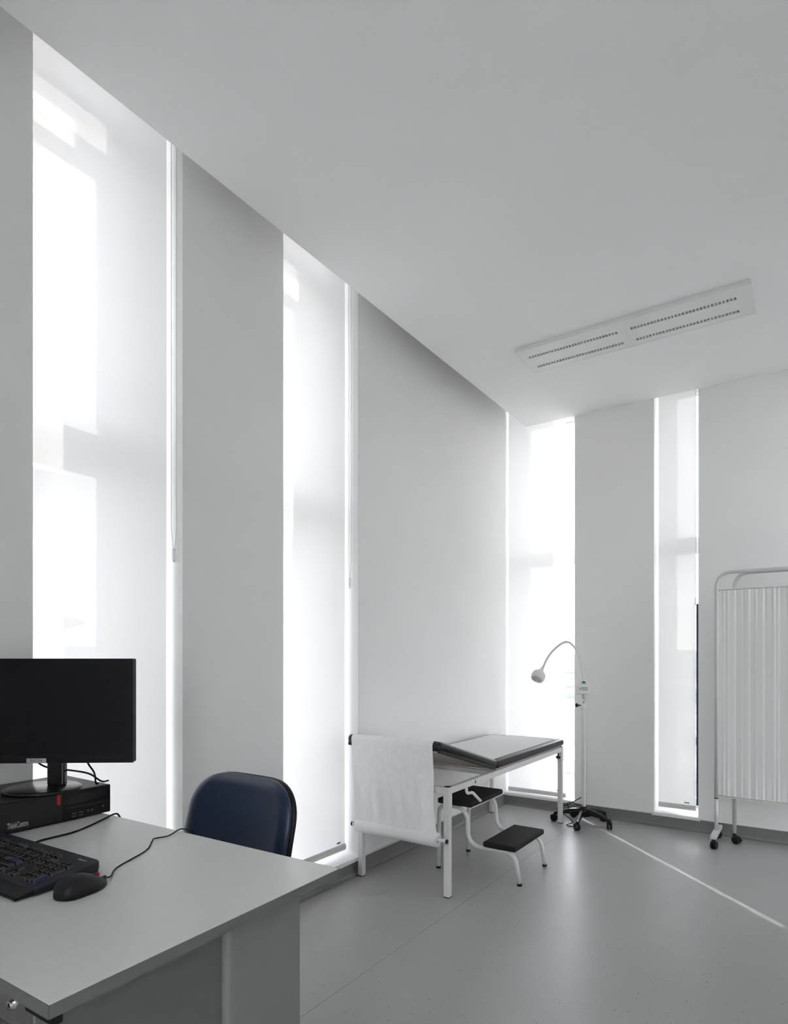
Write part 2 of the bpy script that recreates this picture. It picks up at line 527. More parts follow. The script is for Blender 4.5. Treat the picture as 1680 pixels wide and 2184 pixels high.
def skirting(name, pts_axis, a0, a1, face, sgn, cuts):
    """coved vinyl skirting; axis 'y' runs along y on a wall face x=face, sgn = direction into the room"""
    prof = [(0.0, 0.0), (0.022, 0.0), (0.012, 0.004), (0.006, 0.010), (0.003, 0.020), (0.003, SILL_B), (0.0, SILL_B)]
    bm = B()
    prism(bm, [(face + sgn * p, z) for p, z in prof], pts_axis, a0, a1) if pts_axis == 'y' else prism(bm, [(face + sgn * p, z) for p, z in prof], 'x', a0, a1)
    o = struct(obj(name, bm, 'skirting_vinyl'), 'grey coved vinyl skirting with a white capping strip', 'skirting')
    pos = a0
    for c0, c1 in list(cuts) + [(a1, a1)]:
        if c0 - pos > 0.01:
            f0, f1 = sorted((face, face + sgn * 0.005)); g0, g1 = sorted((face, face + sgn * 0.009))
            d1 = (f0, f1, pos, c0) if pts_axis == 'y' else (pos, c0, f0, f1)
            d2 = (g0, g1, pos, c0) if pts_axis == 'y' else (pos, c0, g0, g1)
            boxobj('skirting_upstand', (*d1, SILL_B, 0.086), 'skirting_vinyl', o)
            boxobj('capping_strip', (*d2, 0.086, 0.093), 'cap_white', o, bev=0.002)
        pos = c1
    return o

# for axis 'x' the profile polygon is (y, z)
skirting('baseboard_left', 'y', YF, YB, XL, 1, (W1, W2))
skirting('baseboard_back', 'x', XL, XR, YB, -1, (W3, W4))
skirting('baseboard_right', 'y', YF, YB, XR, -1, (W6_FILL,))
skirting('baseboard_front', 'x', XL, XR, YF, 1, (W5_FILL,))

# ---------------------------------------------------------------- windows
def window(n, side, o0, o1, fw0, fw1, sash, label, glass='dimming_glass'):
    """frame, sash, transom, panes and sill; local u along the wall, d = depth outwards from the wall face"""
    e = bpy.data.objects.new('window_%d' % n, None); COL.objects.link(e)
    if side == 'left': e.location = (XL, o0, 0); L_ = lambda u0, u1, d0, d1, z0, z1: (-d1, -d0, u0, u1, z0, z1)
    elif side == 'right': e.location = (XR, o0, 0); L_ = lambda u0, u1, d0, d1, z0, z1: (d0, d1, u0, u1, z0, z1)
    elif side == 'front': e.location = (o0, YF, 0); L_ = lambda u0, u1, d0, d1, z0, z1: (u0, u1, -d1, -d0, z0, z1)
    else: e.location = (o0, YB, 0); L_ = lambda u0, u1, d0, d1, z0, z1: (u0, u1, d0, d1, z0, z1)
    struct(e, label, 'window')
    W = o1 - o0
    D0, D1 = 0.30, 0.37
    part = lambda nm, dims, mat, bev=0.0: boxobj(nm, L_(*dims), mat, e, bev)
    s = part('sill', (0.0, W, -0.012, D0 + 0.02, SILL_B, SILL_T), 'sill_white', 0.003)
    zb, zt = SILL_T, ZT
    zg0, zg1 = zb + 0.07, 3.25
    part('frame_stile', (0, fw0, D0, D1, zb, zt), 'frame_white', 0.004)
    part('frame_stile', (W - fw1, W, D0, D1, zb, zt), 'frame_white', 0.004)
    part('frame_rail', (fw0, W - fw1, D0, D1, zb, zg0), 'frame_white', 0.004)
    part('frame_rail', (fw0, W - fw1, D0, D1, zg1 + sash, zg1 + sash + 0.07), 'frame_white', 0.004)
    part('frame_rail', (fw0, W - fw1, D0, D1, zt - 0.02, zt), 'frame_white', 0.004)
    part('pane', (fw0, W - fw1, D0 + 0.04, D0 + 0.044, zg1 + sash + 0.07, zt - 0.02), glass)
    T0, T1 = 2.035, 2.155
    part('transom', (fw0, W - fw1, D0 - 0.004, D1, T0, T1), 'frame_white', 0.004)
    for z0, z1 in ((zg0, T0), (T1, zg1 + sash)):
        u0, u1 = fw0, W - fw1
        if sash > 0:
            bm = B()
            for d in ((u0, u0 + min(sash, 0.02) if fw0 < .06 else u0 + sash, z0, z1), (u1 - (sash if fw1 > .06 else min(sash, .02)), u1, z0, z1)):
                box(bm, *L_(d[0], d[1], D0 + 0.02, D1 - 0.01, d[2], d[3]))
            box(bm, *L_(u0, u1, D0 + 0.02, D1 - 0.01, z0, z0 + sash * 0.5)); box(bm, *L_(u0, u1, D0 + 0.02, D1 - 0.01, z1 - sash * 0.5, z1))
            obj('sash', bm, 'frame_white', e)
        part('pane', (u0, u1, D0 + 0.04, D0 + 0.044, z0, z1), glass)
    return e

window(1, 'left', *W1, 0.05, 0.115, 0.05, 'tall window behind the sheer blind nearest the desk')
window(2, 'left', *W2, 0.05, 0.115, 0.05, 'tall window behind the blind between the desk and the couch')
window(3, 'back', *W3, 0.10, 0.03, 0.0, 'tall window in the corner behind the couch')
w4 = window(4, 'back', *W4, 0.10, 0.02, 0.0, 'narrow window between the lamp and the folding screen')
window(5, 'front', *W5_FILL, 0.06, 0.06, 0.03, 'unseen tall window added behind the viewer for fill light', 'window_glass')
window(6, 'right', *W6_FILL, 0.06, 0.06, 0.03, 'unseen tall window added in the right wall for fill light', 'window_glass')
boxobj('gap_strip', (W4[1] - W4[0] - 0.0225, W4[1] - W4[0] - 0.001, 0.062, 0.075, SILL_T + 0.07, 1.63), 'navy_strip', w4, 0.001)['label'] = 'dark blue vertical strip'  # added strip standing in for the dark blue view through the gap
for u0, u1 in ((-0.012, -0.001), (W4[1] - W4[0] + 0.001, W4[1] - W4[0] + 0.012)):
    boxobj('sill_end_trim', (u0, u1, -0.009, 0.0, SILL_B - 0.002, 0.094), 'cap_white', w4)

# ---------------------------------------------------------------- roller blinds
def blind(side, a0, a1, off, zbar, label, chain_at=None, chain_z=1.67, mark=True):
    if side == 'left':
        e = thing('roller_blind', label, 'blind', (XL - off, (a0 + a1) / 2, zbar), 0, 'white roller blinds in the window recesses')
        w = (a1 - a0) / 2
        pt = lambda u, d, z: Vector((d, u, z))            # d towards the room
        dm = lambda u0, u1, d0, d1, z0, z1: (d0, d1, u0, u1, z0, z1)
    else:
        e = thing('roller_blind', label, 'blind', ((a0 + a1) / 2, YB + off, zbar), 0, 'white roller blinds in the window recesses')
        w = (a1 - a0) / 2
        pt = lambda u, d, z: Vector((u, -d, z))
        dm = lambda u0, u1, d0, d1, z0, z1: (u0, u1, -d1, -d0, z0, z1)
    top = ZT - 0.022 - zbar
    bm = B()
    grid(bm, 6, 24, lambda i, j: pt(-w + 2 * w * i, 0.0015 * math.sin(i * 9 + j * 7), 0.03 + (top - 0.03) * j))
    obj('fabric', bm, 'blind_fabric', e)
    bm = B()   # flattened hem bar
    prof = [(-0.007, 0.012), (-0.004, 0.0), (0.006, 0.0), (0.010, 0.012), (0.010, 0.024), (0.004, 0.035), (-0.004, 0.035)]
    A = [bm.verts.new(pt(-w, d, z)) for d, z in prof]; C = [bm.verts.new(pt(w, d, z)) for d, z in prof]
    bm.faces.new(A); bm.faces.new(list(reversed(C)))
    for i in range(len(prof)):
        bm.faces.new((A[i], C[i], C[(i + 1) % len(prof)], A[(i + 1) % len(prof)]))
    obj('hem_bar', bm, 'roller_bar', e)
    bm = B(); tube(bm, [pt(-w - 0.004, 0.0, top), pt(w + 0.004, 0.0, top)], 0.020, 16)
    obj('roller_tube', bm, 'roller_bar', e)
    if mark:
        bm = B()
        sg = 1 if side == 'left' else 1
        for k in range(3):
            u = w - 0.075 + k * 0.011
            box(bm, *dm(u, u + 0.008, 0.0025, 0.004, 0.046, 0.055))
        obj('maker_mark', bm, 'ink_black', e)
    if chain_at:
        u, d, gap = chain_at
        bm = B()
        zb_ = chain_z - zbar
        for s in (-1, 1):
            z = zb_ + 0.03
            while z < top - 0.02:
                k = min(1.0, (z - zb_) / 0.12)
                p = pt(u + s * gap / 2 * k, d, z)
                tube(bm, [p + Vector((0, 0, -0.0021)), p + Vector((0, 0, 0.0)), p + Vector((0, 0, 0.0021))], [0.0009, 0.0022, 0.0009], 6)
                z += 0.0062
        o = obj('bead_chain', bm, 'roller_bar', e); o['kind'] = 'stuff'
        bm = B()
        p = pt(u, d, zb_)
        box(bm, p.x - 0.006, p.x + 0.006, p.y - 0.006, p.y + 0.006, p.z - 0.012, p.z + 0.034, 0.003)
        tube(bm, [p + Vector((0, 0, -0.022)), p + Vector((0, 0, -0.010))], [0.004, 0.007], 10)
        obj('chain_weight', bm, 'clear_plastic', e)
    return e

blind('left', 1.046, 1.600, 0.074, 0.134, 'sheer white roller blind beside the desk and monitor, nearest the viewer', (0.288, 0.035, 0.026), 1.665)
blind('left', 2.229, 2.790, 0.074, 0.134, 'white roller blind between the blue chair and the couch', (0.283, 0.035, 0.020), 1.665)
blind('back', -2.150, -1.650, 0.052, 0.106, 'bright white roller blind in the corner behind the couch')
blind('back', -0.950, -0.698, 0.052, 0.135, 'narrow sheer blind beside the folding screen, with landscape showing through', (0.128, 0.020, 0.006), 1.640)

# ---------------------------------------------------------------- ceiling luminaire
def luminaire():
    x0, x1, y0, y1 = -1.530, -0.262, 3.590, 3.910
    e = thing('ceiling_light', 'long white surface-mounted ceiling light with four louvred slots', 'ceiling light', ((x0 + x1) / 2, (y0 + y1) / 2, ZC))
    cx, cyy = (x0 + x1) / 2, (y0 + y1) / 2
    xs = [x0, -1.484, -0.940, -0.871, -0.330, x1]
    ys = [y0, 3.683, 3.711, 3.828, 3.856, y1]
    bm = B()
    for i in range(5):
        for j in range(5):
            if i in (1, 3) and j in (1, 3): continue
            box(bm, xs[i] - cx, xs[i + 1] - cx, ys[j] - cyy, ys[j + 1] - cyy, -0.024, -0.010)
    bmesh.ops.remove_doubles(bm, verts=bm.verts, dist=1e-5)
    bmesh.ops.delete(bm, geom=[f for f in bm.faces if False], context='FACES')
    obj('face_panel', bm, 'panel_white', e)
    boxobj('housing', (x0 - cx, x1 - cx, y0 - cyy, y1 - cyy, -0.004, 0.0), 'panel_white', e)
    bm = B()
    for d in ((x0 - cx, x1 - cx, y0 - cyy - 0.004, y0 - cyy), (x0 - cx, x1 - cx, y1 - cyy, y1 - cyy + 0.004), (x0 - cx - 0.004, x0 - cx, y0 - cyy, y1 - cyy), (x1 - cx, x1 - cx + 0.004, y0 - cyy, y1 - cyy)):
        box(bm, *d, -0.025, 0.0)
    obj('edge_frame', bm, 'panel_white', e)
    for i in (1, 3):
        for j in (1, 3):
            a0, a1, b0, b1 = xs[i] - cx, xs[i + 1] - cx, ys[j] - cyy, ys[j + 1] - cyy
            o = boxobj('reflector_trough', (a0, a1, b0, b1, -0.010, -0.005), 'reflector', e)
            bm = B()
            n = 30
            for k in range(n + 1):
                x = a0 + (a1 - a0) * k / n
                box(bm, x - 0.0035, x + 0.0035, b0, b1, -0.0225, -0.0105)
            l = obj('louvre_blades', bm, 'louvre', e); l['kind'] = 'stuff'
    return e
luminaire()

# ---------------------------------------------------------------- desk
DESK_O = (-0.924, 1.129)
def desk():
    e = thing('desk', 'grey office desk with steel legs, carrying the computer', 'desk', (DESK_O[0], DESK_O[1], 0), R(1.5))
    Lx, Ly = 1.20, 0.676
    bm = B(); box(bm, -Lx, 0, -Ly, 0, 0.730, 0.750, 0.0015)
    top = obj('desktop', bm, 'desk_top', e)
    bm = B()
    for d in ((0, 0.0012, -Ly, 0), (-Lx - 0.0012, -Lx, -Ly, 0), (-Lx, 0, 0, 0.0012), (-Lx, 0, -Ly - 0.0012, -Ly)):
        box(bm, *d, 0.7285, 0.7492)
    obj('edge_band', bm, 'desk_edge', top)
    # hollow steel leg columns with a rounded corner
    for x0 in (-0.112, -Lx + 0.05):
        bm = B(); box(bm, x0, x0 + 0.048, -0.285, -0.058, 0.02, 0.7285, 0.012, 4)
        obj('leg', bm, 'desk_steel', e)
        bm = B(); box(bm, x0 - 0.005, x0 + 0.053, -Ly + 0.06, -0.02, 0.0, 0.025, 0.006)
        obj('foot', bm, 'desk_steel', e)
        bm = B(); box(bm, x0 + 0.008, x0 + 0.04, -Ly + 0.05, -0.285, 0.706, 0.7285)
        obj('support_arm', bm, 'black_plastic', e)
    bm = B(); box(bm, -Lx + 0.1, -0.515, -0.42, -0.405, 0.35, 0.72)
    obj('modesty_panel', bm, 'desk_steel', e)
    bm = B(); box(bm, -0.080, -0.002, -Ly + 0.006, -Ly + 0.022, 0.7135, 0.7283, 0.002)
    obj('corner_bracket', bm, 'black_plastic', e)
    for x, y in ((-0.03, -0.045), (-0.03, -0.11)):
        bm = B(); tube(bm, [(x, y, 0.722), (x, y, 0.729)], 0.006, 10)
        obj('screw', bm, 'black_plastic', e)
desk()

def pedestal():
    e = thing('drawer_pedestal', 'grey steel drawer pedestal with a lock, tucked under the desk', 'drawers', (-1.190, 0.660, 0), R(1.5))
    w, d, h = 0.395, 0.388, 0.700
    x1 = 0.198; x0 = x1 - w; y0 = -d / 2; y1 = d / 2
    bm = B(); box(bm, x0, x1, y0 + 0.004, y1, 0.05, 0.716, 0.003)
    obj('cabinet_body', bm, 'pedestal_steel', e)
    boxobj('lock_rail', (x0 + 0.003, x1 - 0.003, y0, y0 + 0.006, 0.662, 0.714), 'brushed_steel', e, 0.002)
    z = 0.655
    for hh in (0.19, 0.19, 0.19):
        o = boxobj('drawer', (x0 + 0.003, x1 - 0.003, y0 - 0.010, y0 + 0.006, z - hh, z), 'brushed_steel', e, 0.003)
        boxobj('grip_lip', (x0 + 0.003, x1 - 0.003, y0 - 0.016, y0 - 0.010, z - 0.012, z - 0.002), 'brushed_steel', o, 0.002)
        z -= hh + 0.006
    m = Matrix.Translation((x1 - 0.060, y0, 0.700)) @ Matrix.Rotation(R(90), 4, 'X')
    bm = B(); lathe(bm, [(0.0095, 0.0), (0.0095, 0.002), (0.0072, 0.003), (0.0072, 0.008), (0.0064, 0.009), (0.004, 0.0086)], 24, m)
    lk = obj('lock', bm, 'chrome', e)
    bm = B(); box(bm, x1 - 0.0609, x1 - 0.0591, y0 - 0.0095, y0 - 0.0080, 0.6972, 0.7028)
    obj('keyhole', bm, 'ink_black', lk)
    for a in (x0 + 0.04, x1 - 0.04):
        for b in (y0 + 0.05, y1 - 0.05):
            bm = B(); tube(bm, [(a - 0.01, b, 0.0245), (a + 0.01, b, 0.0245)], 0.0245, 14); box(bm, a - 0.008, a + 0.008, b - 0.01, b + 0.01, 0.03, 0.052)
            obj('caster', bm, 'black_plastic', e)
pedestal()

# ---------------------------------------------------------------- computer on the desk
ZD = 0.750
def pc():
    e = thing('desktop_computer', 'flat black desktop computer under the monitor stand', 'computer', (-1.862, 1.124, ZD))
    # local: front face at x=0 facing +x, body to -x, y from -0.339 to 0
    W, D, H = 0.339, 0.288, 0.091
    bm = B(); box(bm, -D, -0.012, -W, 0, 0.004, H - 0.001, 0.003)
    obj('case', bm, 'black_plastic', e)
    bm = B(); box(bm, -0.012, 0.0, -W, 0, 0.003, H, 0.004, 3)
    bz = obj('front_bezel', bm, 'black_plastic', e)
    boxobj('vent_grille', (0.0, 0.0012, -W + 0.006, -0.1615, 0.008, H - 0.006), 'pc_grille', bz)
    boxobj('bezel_groove', (0.0, 0.0008, -0.1605, -0.1565, 0.004, H - 0.002), 'ink_black', bz)
    boxobj('optical_drive', (0.0, 0.0016, -0.142, -0.008, H - 0.040, H - 0.012), 'black_gloss', bz, 0.0006)
    boxobj('card_slot', (0.0, 0.001, -0.140, -0.010, H - 0.053, H - 0.048), 'ink_black', bz)
    boxobj('red_tab', (0.0, 0.0018, -0.1705, -0.1605, H - 0.034, H - 0.005), 'red_plastic', bz, 0.0005)['label'] = 'red accent tab'
    for y in (-0.118, -0.096):
        for z in (0.0125, 0.0215):
            boxobj('usb_port', (0.0, 0.0011, y - 0.007, y + 0.006, z, z + 0.0008), 'ink_grey', bz)
    for y in (-0.074, -0.062):
        bm = B(); tube(bm, [(0.0, y, 0.021), (0.0012, y, 0.021)], 0.0028, 12)
        obj('audio_jack', bm, 'ink_grey', bz)
        bm = B(); tube(bm, [(0.001, y, 0.021), (0.0014, y, 0.021)], 0.0022, 12)
        obj('jack_hole', bm, 'ink_black', bz)
    bm = B(); tube(bm, [(0.0, -0.026, 0.026), (0.0014, -0.026, 0.026)], 0.0015, 10)
    obj('power_light', bm, 'sticker_white', bz)
    textobj('lettering', 'ThinkCentre', 0.0235, 'ink_grey', bz, frame_mtx((0.0015, -0.2800, 0.0230), (0, 1, 0), (0, 0, 1)), sx=0.46, bold=0.0005)
    bm = B(); tube(bm, [(0.001, -0.2940, 0.0322), (0.0017, -0.2940, 0.0322)], 0.0011, 8)
    obj('logo_dot', bm, 'red_plastic', bz)
    for x in (-0.03, -D + 0.03):
        for y in (-0.03, -W + 0.03):
            bm = B(); tube(bm, [(x, y, 0), (x, y, 0.005)], 0.008, 10)
            obj('rubber_foot', bm, 'black_rubber', e)
pc()
ZPC = ZD + 0.0905

def monitor():
    phi = R(36.4)
    e = thing('computer_monitor', 'black flat monitor with a dark screen, standing on the computer', 'monitor', (-1.918, 0.967, ZPC), phi)
    # local: screen faces -y; panel bottom/top heights
    zb, zt = 0.927 - ZPC, 1.2435 - ZPC
    hw = 0.2485
    yc = 0.0
    bm = B(); box(bm, -hw, hw, yc - 0.010, yc + 0.016, zb, zt, 0.004, 3)
    pn = obj('panel', bm, 'bezel_black', e)
    bm = B(); box(bm, -hw + 0.05, hw - 0.05, yc + 0.016, yc + 0.040, zb + 0.04, zt - 0.06, 0.010, 2)
    obj('rear_housing', bm, 'bezel_black', e)
    zs0, zs1 = zb + 0.024, zt - 0.0145
    bm = B()
    for d in ((-hw, -hw + 0.0155, zb, zt), (hw - 0.0155, hw, zb, zt), (-hw + 0.0155, hw - 0.0155, zb, zs0), (-hw + 0.0155, hw - 0.0155, zs1, zt)):
        box(bm, d[0], d[1], yc - 0.0135, yc - 0.008, d[2], d[3])
    obj('bezel', bm, 'bezel_black', pn)
    boxobj('screen', (-hw + 0.0155, hw - 0.0155, yc - 0.0115, yc - 0.009, zs0, zs1), 'screen_glass', pn)
    st = boxobj('name_sticker', (-0.068, -0.0095, yc - 0.0141, yc - 0.0135, zb + 0.001, zb + 0.0145), 'sticker', pn)
    textobj('sticker_text', 'Enf.7224', 0.0102, 'ink_black', pn, frame_mtx((-0.0388, yc - 0.0143, zb + 0.0078), (1, 0, 0), (0, 0, 1)), sx=1.0)
    for k, x in enumerate((0.118, 0.138, 0.158, 0.178, 0.205)):
        boxobj('button_mark', (x, x + 0.006, yc - 0.0138, yc - 0.0134, zb + 0.014, zb + 0.0155), 'ink_grey' if k == 9 else 'kb_body', pn)
    bm = B(); box(bm, -0.026, 0.026, 0.020, 0.046, 0.010, 0.26, 0.006, 3)
    obj('stand_neck', bm, 'black_gloss', e)
    bm = B()
    lathe(bm, [(0.0, 0.0), (0.121, 0.0), (0.125, 0.003), (0.124, 0.007), (0.118, 0.010), (0.0, 0.012)], 48, Matrix.Translation((-0.034, 0.014, 0)) @ Matrix.Diagonal((0.875, 0.84, 1, 1)))
    obj('stand_base', bm, 'black_gloss', e)
    for pts in ([(-0.07, 0.035, 0.14), (-0.065, 0.04, 0.085), (-0.03, 0.05, 0.060), (0.03, 0.055, 0.052), (0.085, 0.06, 0.040), (0.11, 0.09, 0.010), (0.115, 0.13, 0.004)],
                [(0.085, 0.03, 0.15), (0.090, 0.035, 0.085), (0.105, 0.05, 0.045), (0.106, 0.06, 0.010), (0.10, 0.09, 0.004)]):
        tubeobj('cable', spline(pts, 8), 0.0030, 'black_rubber', e, 8)
monitor()

def keyboard():
    e = thing('keyboard', 'black keyboard with navy accents lying on the desk', 'keyboard', (-1.343, 0.790, ZD), R(2.5))
    # local origin: right rear corner; x to the left is negative, y towards the user is negative
    L_, D1 = 0.455, 0.150
    def ztop(y): return 0.014 + 0.016 * (1 + y / D1)          # sloping deck
    bm = B()
    rc = 0.016
    plan = [(-L_, -D1), (0.0, -D1)] + [(-rc + rc * math.cos(R(a)), -rc + rc * math.sin(R(a))) for a in range(0, 91, 15)] + [(-L_ + rc - rc * math.sin(R(a)), -rc + rc * math.cos(R(a))) for a in range(0, 91, 15)]
    zt_ = lambda y: 0.015 + 0.017 * (y + D1) / (D1 - 0.012)
    rings = [[bm.verts.new((x + sx_, y + sy_, zz(y))) for x, y in plan] for sx_, sy_, zz in ((0, -0.004, lambda y: 0.0045), (0, 0, lambda y: zt_(y) * 0.55), (0, 0, lambda y: zt_(y) - 0.003))]
    cx0 = -L_ / 2; cy0 = -D1 / 2
    rings.append([bm.verts.new((cx0 + (x - cx0) * 0.988, cy0 + (y - cy0) * 0.972, zt_(y))) for x, y in plan])
    for A, C in zip(rings[:-1], rings[1:]):
        for k in range(len(plan)): bm.faces.new((A[k], A[(k + 1) % len(plan)], C[(k + 1) % len(plan)], C[k]))
    bm.faces.new(rings[-1]); bm.faces.new(list(reversed(rings[0])))
    obj('body', bm, 'kb_body', e)
    bm = B(); prism(bm, [(-D1, 0.003), (-D1, 0.014), (-D1 - 0.034, 0.008), (-D1 - 0.038, 0.003)], 'x', -L_ + 0.01, -0.004)
    pr = obj('palm_rest', bm, 'black_plastic', e)
    bm = B(); tube(bm, [(-L_ + 0.01, -D1 - 0.0365, 0.0055), (-0.004, -D1 - 0.0365, 0.0055)], 0.0022, 8)
    obj('edge_trim', bm, 'bezel_black', pr)
    for x in (-0.008, -L_ + 0.008):
        boxobj('tilt_foot', (x - 0.012, x + 0.012, -0.024, -0.008, 0.0, 0.010), 'red_plastic', e, 0.002)['label'] = 'red tilt foot'
    # keys
    P = 0.0186
    cache = {}
    def key(x, y, w, d, mat):
        k = (round(w, 4), round(d, 4), mat)
        if k not in cache:
            bm = B()
            vs_ = box(bm, -w / 2, w / 2, -d / 2, d / 2, 0, 0.009)
            for v in bm.verts:
                if v.co.z > 0.004:
                    v.co.x -= math.copysign(0.0026, v.co.x); v.co.y -= math.copysign(0.0022, v.co.y)
            bmesh.ops.bevel(bm, geom=list(bm.edges), offset=0.0008, segments=1, affect='EDGES')
            o = obj('key', bm, mat, e)
            cache[k] = o.data
        else:
            o = bpy.data.objects.new('key', cache[k]); COL.objects.link(o); o.parent = e
        slope = math.atan2(0.017, D1 - 0.012)
        o.location = (x, y, 0.0155 + 0.017 * (1 + (y + 0.012) / (D1 - 0.012)) - 0.0028)
        o.rotation_euler = (slope, 0, 0)
    x_end = -0.026
    rows_y = [-0.034, -0.055, -0.0736, -0.0922, -0.1108, -0.1294]
    g = 0.0014
    # numeric block (right)
    for r in range(1, 6):
        for c in range(4):
            x = x_end - P * (3.5 - c)
            y = rows_y[r]
            if c == 3 and r in (2, 4): key(x, y - P / 2, P - g, 2 * P - g, 'keycap_blue' if r == 4 else 'keycap')
            elif c == 3 and r in (3, 5): continue
            elif r == 5 and c == 0: key(x + P / 2, y, 2 * P - g, P - g, 'keycap')
            elif r == 5 and c == 1: continue
            else: key(x, y, P - g, P - g, 'keycap')
    nx = x_end - 4 * P - 0.007
    for r in (0, 1, 2):
        for c in range(3): key(nx - P * (2.5 - c), rows_y[r], P - g, (P if r else 0.015) - g, 'keycap')
    key(nx - P * 1.5, rows_y[4], P - g, P - g, 'keycap')
    for c in range(3): key(nx - P * (2.5 - c), rows_y[5], P - g, P - g, 'keycap')
    mx = nx - 3 * P - 0.007
    layout = [
        [1, -1, 1, 1, 1, 1, -.5, 1, 1, 1, 1, -.5, 1, 1, 1, 1],
        [1] * 13 + [2], [1.5] + [1] * 12 + [1.5], [1.75] + [1] * 11 + [2.25], [2.25] + [1] * 10 + [2.75], [1.25, 1.25, 1.25, 6.25, 1.25, 1.25, 1.25, 1.25]]
    for r, row in enumerate(layout):
        x = mx - 15 * P
        for w in row:
            if w < 0: x += -w * P; continue
            if r == 0 and x + w * P > mx + 0.001: break
            key(x + w * P / 2, rows_y[r], w * P - g, (P if r else 0.015) - g, 'keycap_blue' if (r == 3 and w == 2.25) else 'keycap')
            x += w * P
    textobj('lettering', 'lenovo', 0.0115, 'ink_grey', e, frame_mtx((-0.046, -0.0185, 0.0318), (1, 0, 0), (0, 0.99, 0.12)))
    return e
keyboard()

def mouse():
    e = thing('computer_mouse', 'black computer mouse in front of the keyboard', 'mouse', (-1.284, 0.710, ZD), R(8))
    # length along y; front (+y)
    def prof(t):   # t 0 rear .. 1 front -> half width, height
        w = 0.034 * (1 - 0.55 * abs(2 * t - 0.85) ** 2.6 * (1 if t > 0.42 else 1.1))
        w *= min(1, math.sqrt(max(0.0, 1 - (1 - min(1, t / 0.16)) ** 2)) * 0.75 + 0.25) * min(1, math.sqrt(max(0, 1 - (1 - min(1, (1 - t) / 0.08)) ** 2)) * 0.3 + 0.7)
        h = 0.038 * (math.sin(PI * min(1, (t * 0.92 + 0.08)) ** 0.80)) ** 0.75 + 0.003 if t < 0.97 else 0.017
        h = max(h, 0.015)
        if t < 0.06: h = 0.014 + t * 0.2
        return max(w, 0.005), h
    bm = B()
    nt_, na = 24, 16
    rows = []
    for j in range(nt_ + 1):
        t = j / nt_; w, h = prof(t); y = -0.058 + 0.116 * t
        row = []
        for i in range(na + 1):
            a = PI * i / na
            cx_ = -math.cos(a); sz = math.sin(a)
            row.append(bm.verts.new((w * math.copysign(abs(cx_) ** 0.7, cx_), y, 0.002 + (h - 0.002) * sz ** 0.62)))
        rows.append(row)
    for j in range(nt_):
        for i in range(na):
            f = bm.faces.new((rows[j][i], rows[j][i + 1], rows[j + 1][i + 1], rows[j + 1][i])); f.smooth = True
        bm.faces.new((rows[j][0], rows[j + 1][0], rows[j + 1][na], rows[j][na]))
    bm.faces.new(rows[0]); bm.faces.new(list(reversed(rows[-1])))
    obj('shell', bm, 'black_plastic', e)
    bm = B(); tube(bm, [(-0.003, 0.030, prof(0.76)[1] - 0.0055), (0.003, 0.030, prof(0.76)[1] - 0.0055)], 0.0072, 14)
    obj('scroll_wheel', bm, 'black_rubber', e)
    tubeobj('button_gap', [(0, -0.058 + 0.116 * t, prof(t)[1] - 0.0001) for t in [0.62 + 0.03 * k for k in range(12)]], 0.0005, 'ink_black', e, 6)
    inv = Matrix.LocRotScale(Vector((-1.284, 0.710, ZD)), Matrix.Rotation(R(8), 3, 'Z').to_quaternion(), None).inverted()
    pts = [(-1.291, 0.766, .762), (-1.308, .790, .755), (-1.357, .836, .7525), (-1.412, .947, .7525), (-1.470, 1.005, .7525), (-1.487, 1.025, .7525), (-1.478, 1.062, .7525), (-1.497, 1.112, .7555), (-1.478, 1.119, .757), (-1.463, 1.124, .7525), (-1.460, 1.134, .735), (-1.458, 1.142, .60)]
    tubeobj('cable', [inv @ Vector(p) for p in spline(pts, 8)], 0.0018, 'black_rubber', e, 8)
mouse()
kc = tubeobj('keyboard_cable', spline([(-1.70, 0.800, .7535), (-1.722, .84, .7535), (-1.725, .921, .7535), (-1.745, .98, .754), (-1.785, 1.06, .756), (-1.803, 1.100, .758), (-1.800, 1.113, .752), (-1.798, 1.120, .72), (-1.798, 1.123, .60)], 8), 0.0028, 'black_rubber', None, 8)
tag(kc, 'thick black cable running across the desk beside the computer', 'cable')

# ---------------------------------------------------------------- blue chair
def slab(bm, zrows, hw, yfun, thick, edge):
    """upright cushion: zrows list of (z, halfwidth); yfun(x,z) = front surface; rounds towards the rim"""
    nc = 20
    us = [-math.cos(PI * i / nc) for i in range(nc + 1)]
    F_, K_ = [], []
    zmin, zmax = zrows[0][0], zrows[-1][0]
    for z, w in zrows:
        fr, bk = [], []
        for u in us:
            x = u * w
            d = min(w - abs(x), zmax - z + (0 if z < zmax else 0), z - zmin)
            k = 1 - max(0.0, 1 - d / edge) ** 2
            y = yfun(x, z)
            fr.append(bm.verts.new((x, y + thick * 0.5 * (1 - k), z)))
            bk.append(bm.verts.new((x, y + thick - thick * 0.3 * (1 - k), z)))
        F_.append(fr); K_.append(bk)
    m = len(zrows)
    for j in range(m - 1):
        for i in range(nc):
            f = bm.faces.new((F_[j][i], F_[j][i + 1], F_[j + 1][i + 1], F_[j + 1][i])); f.smooth = True
            f = bm.faces.new((K_[j][i], K_[j + 1][i], K_[j + 1][i + 1], K_[j][i + 1])); f.smooth = True
        bm.faces.new((F_[j][0], F_[j + 1][0], K_[j + 1][0], K_[j][0]))
        bm.faces.new((F_[j][nc], K_[j][nc], K_[j + 1][nc], F_[j + 1][nc]))
    for i in range(nc):
        bm.faces.new((F_[0][i], K_[0][i], K_[0][i + 1], F_[0][i + 1]))
        bm.faces.new((F_[-1][i], F_[-1][i + 1], K_[-1][i + 1], K_[-1][i]))

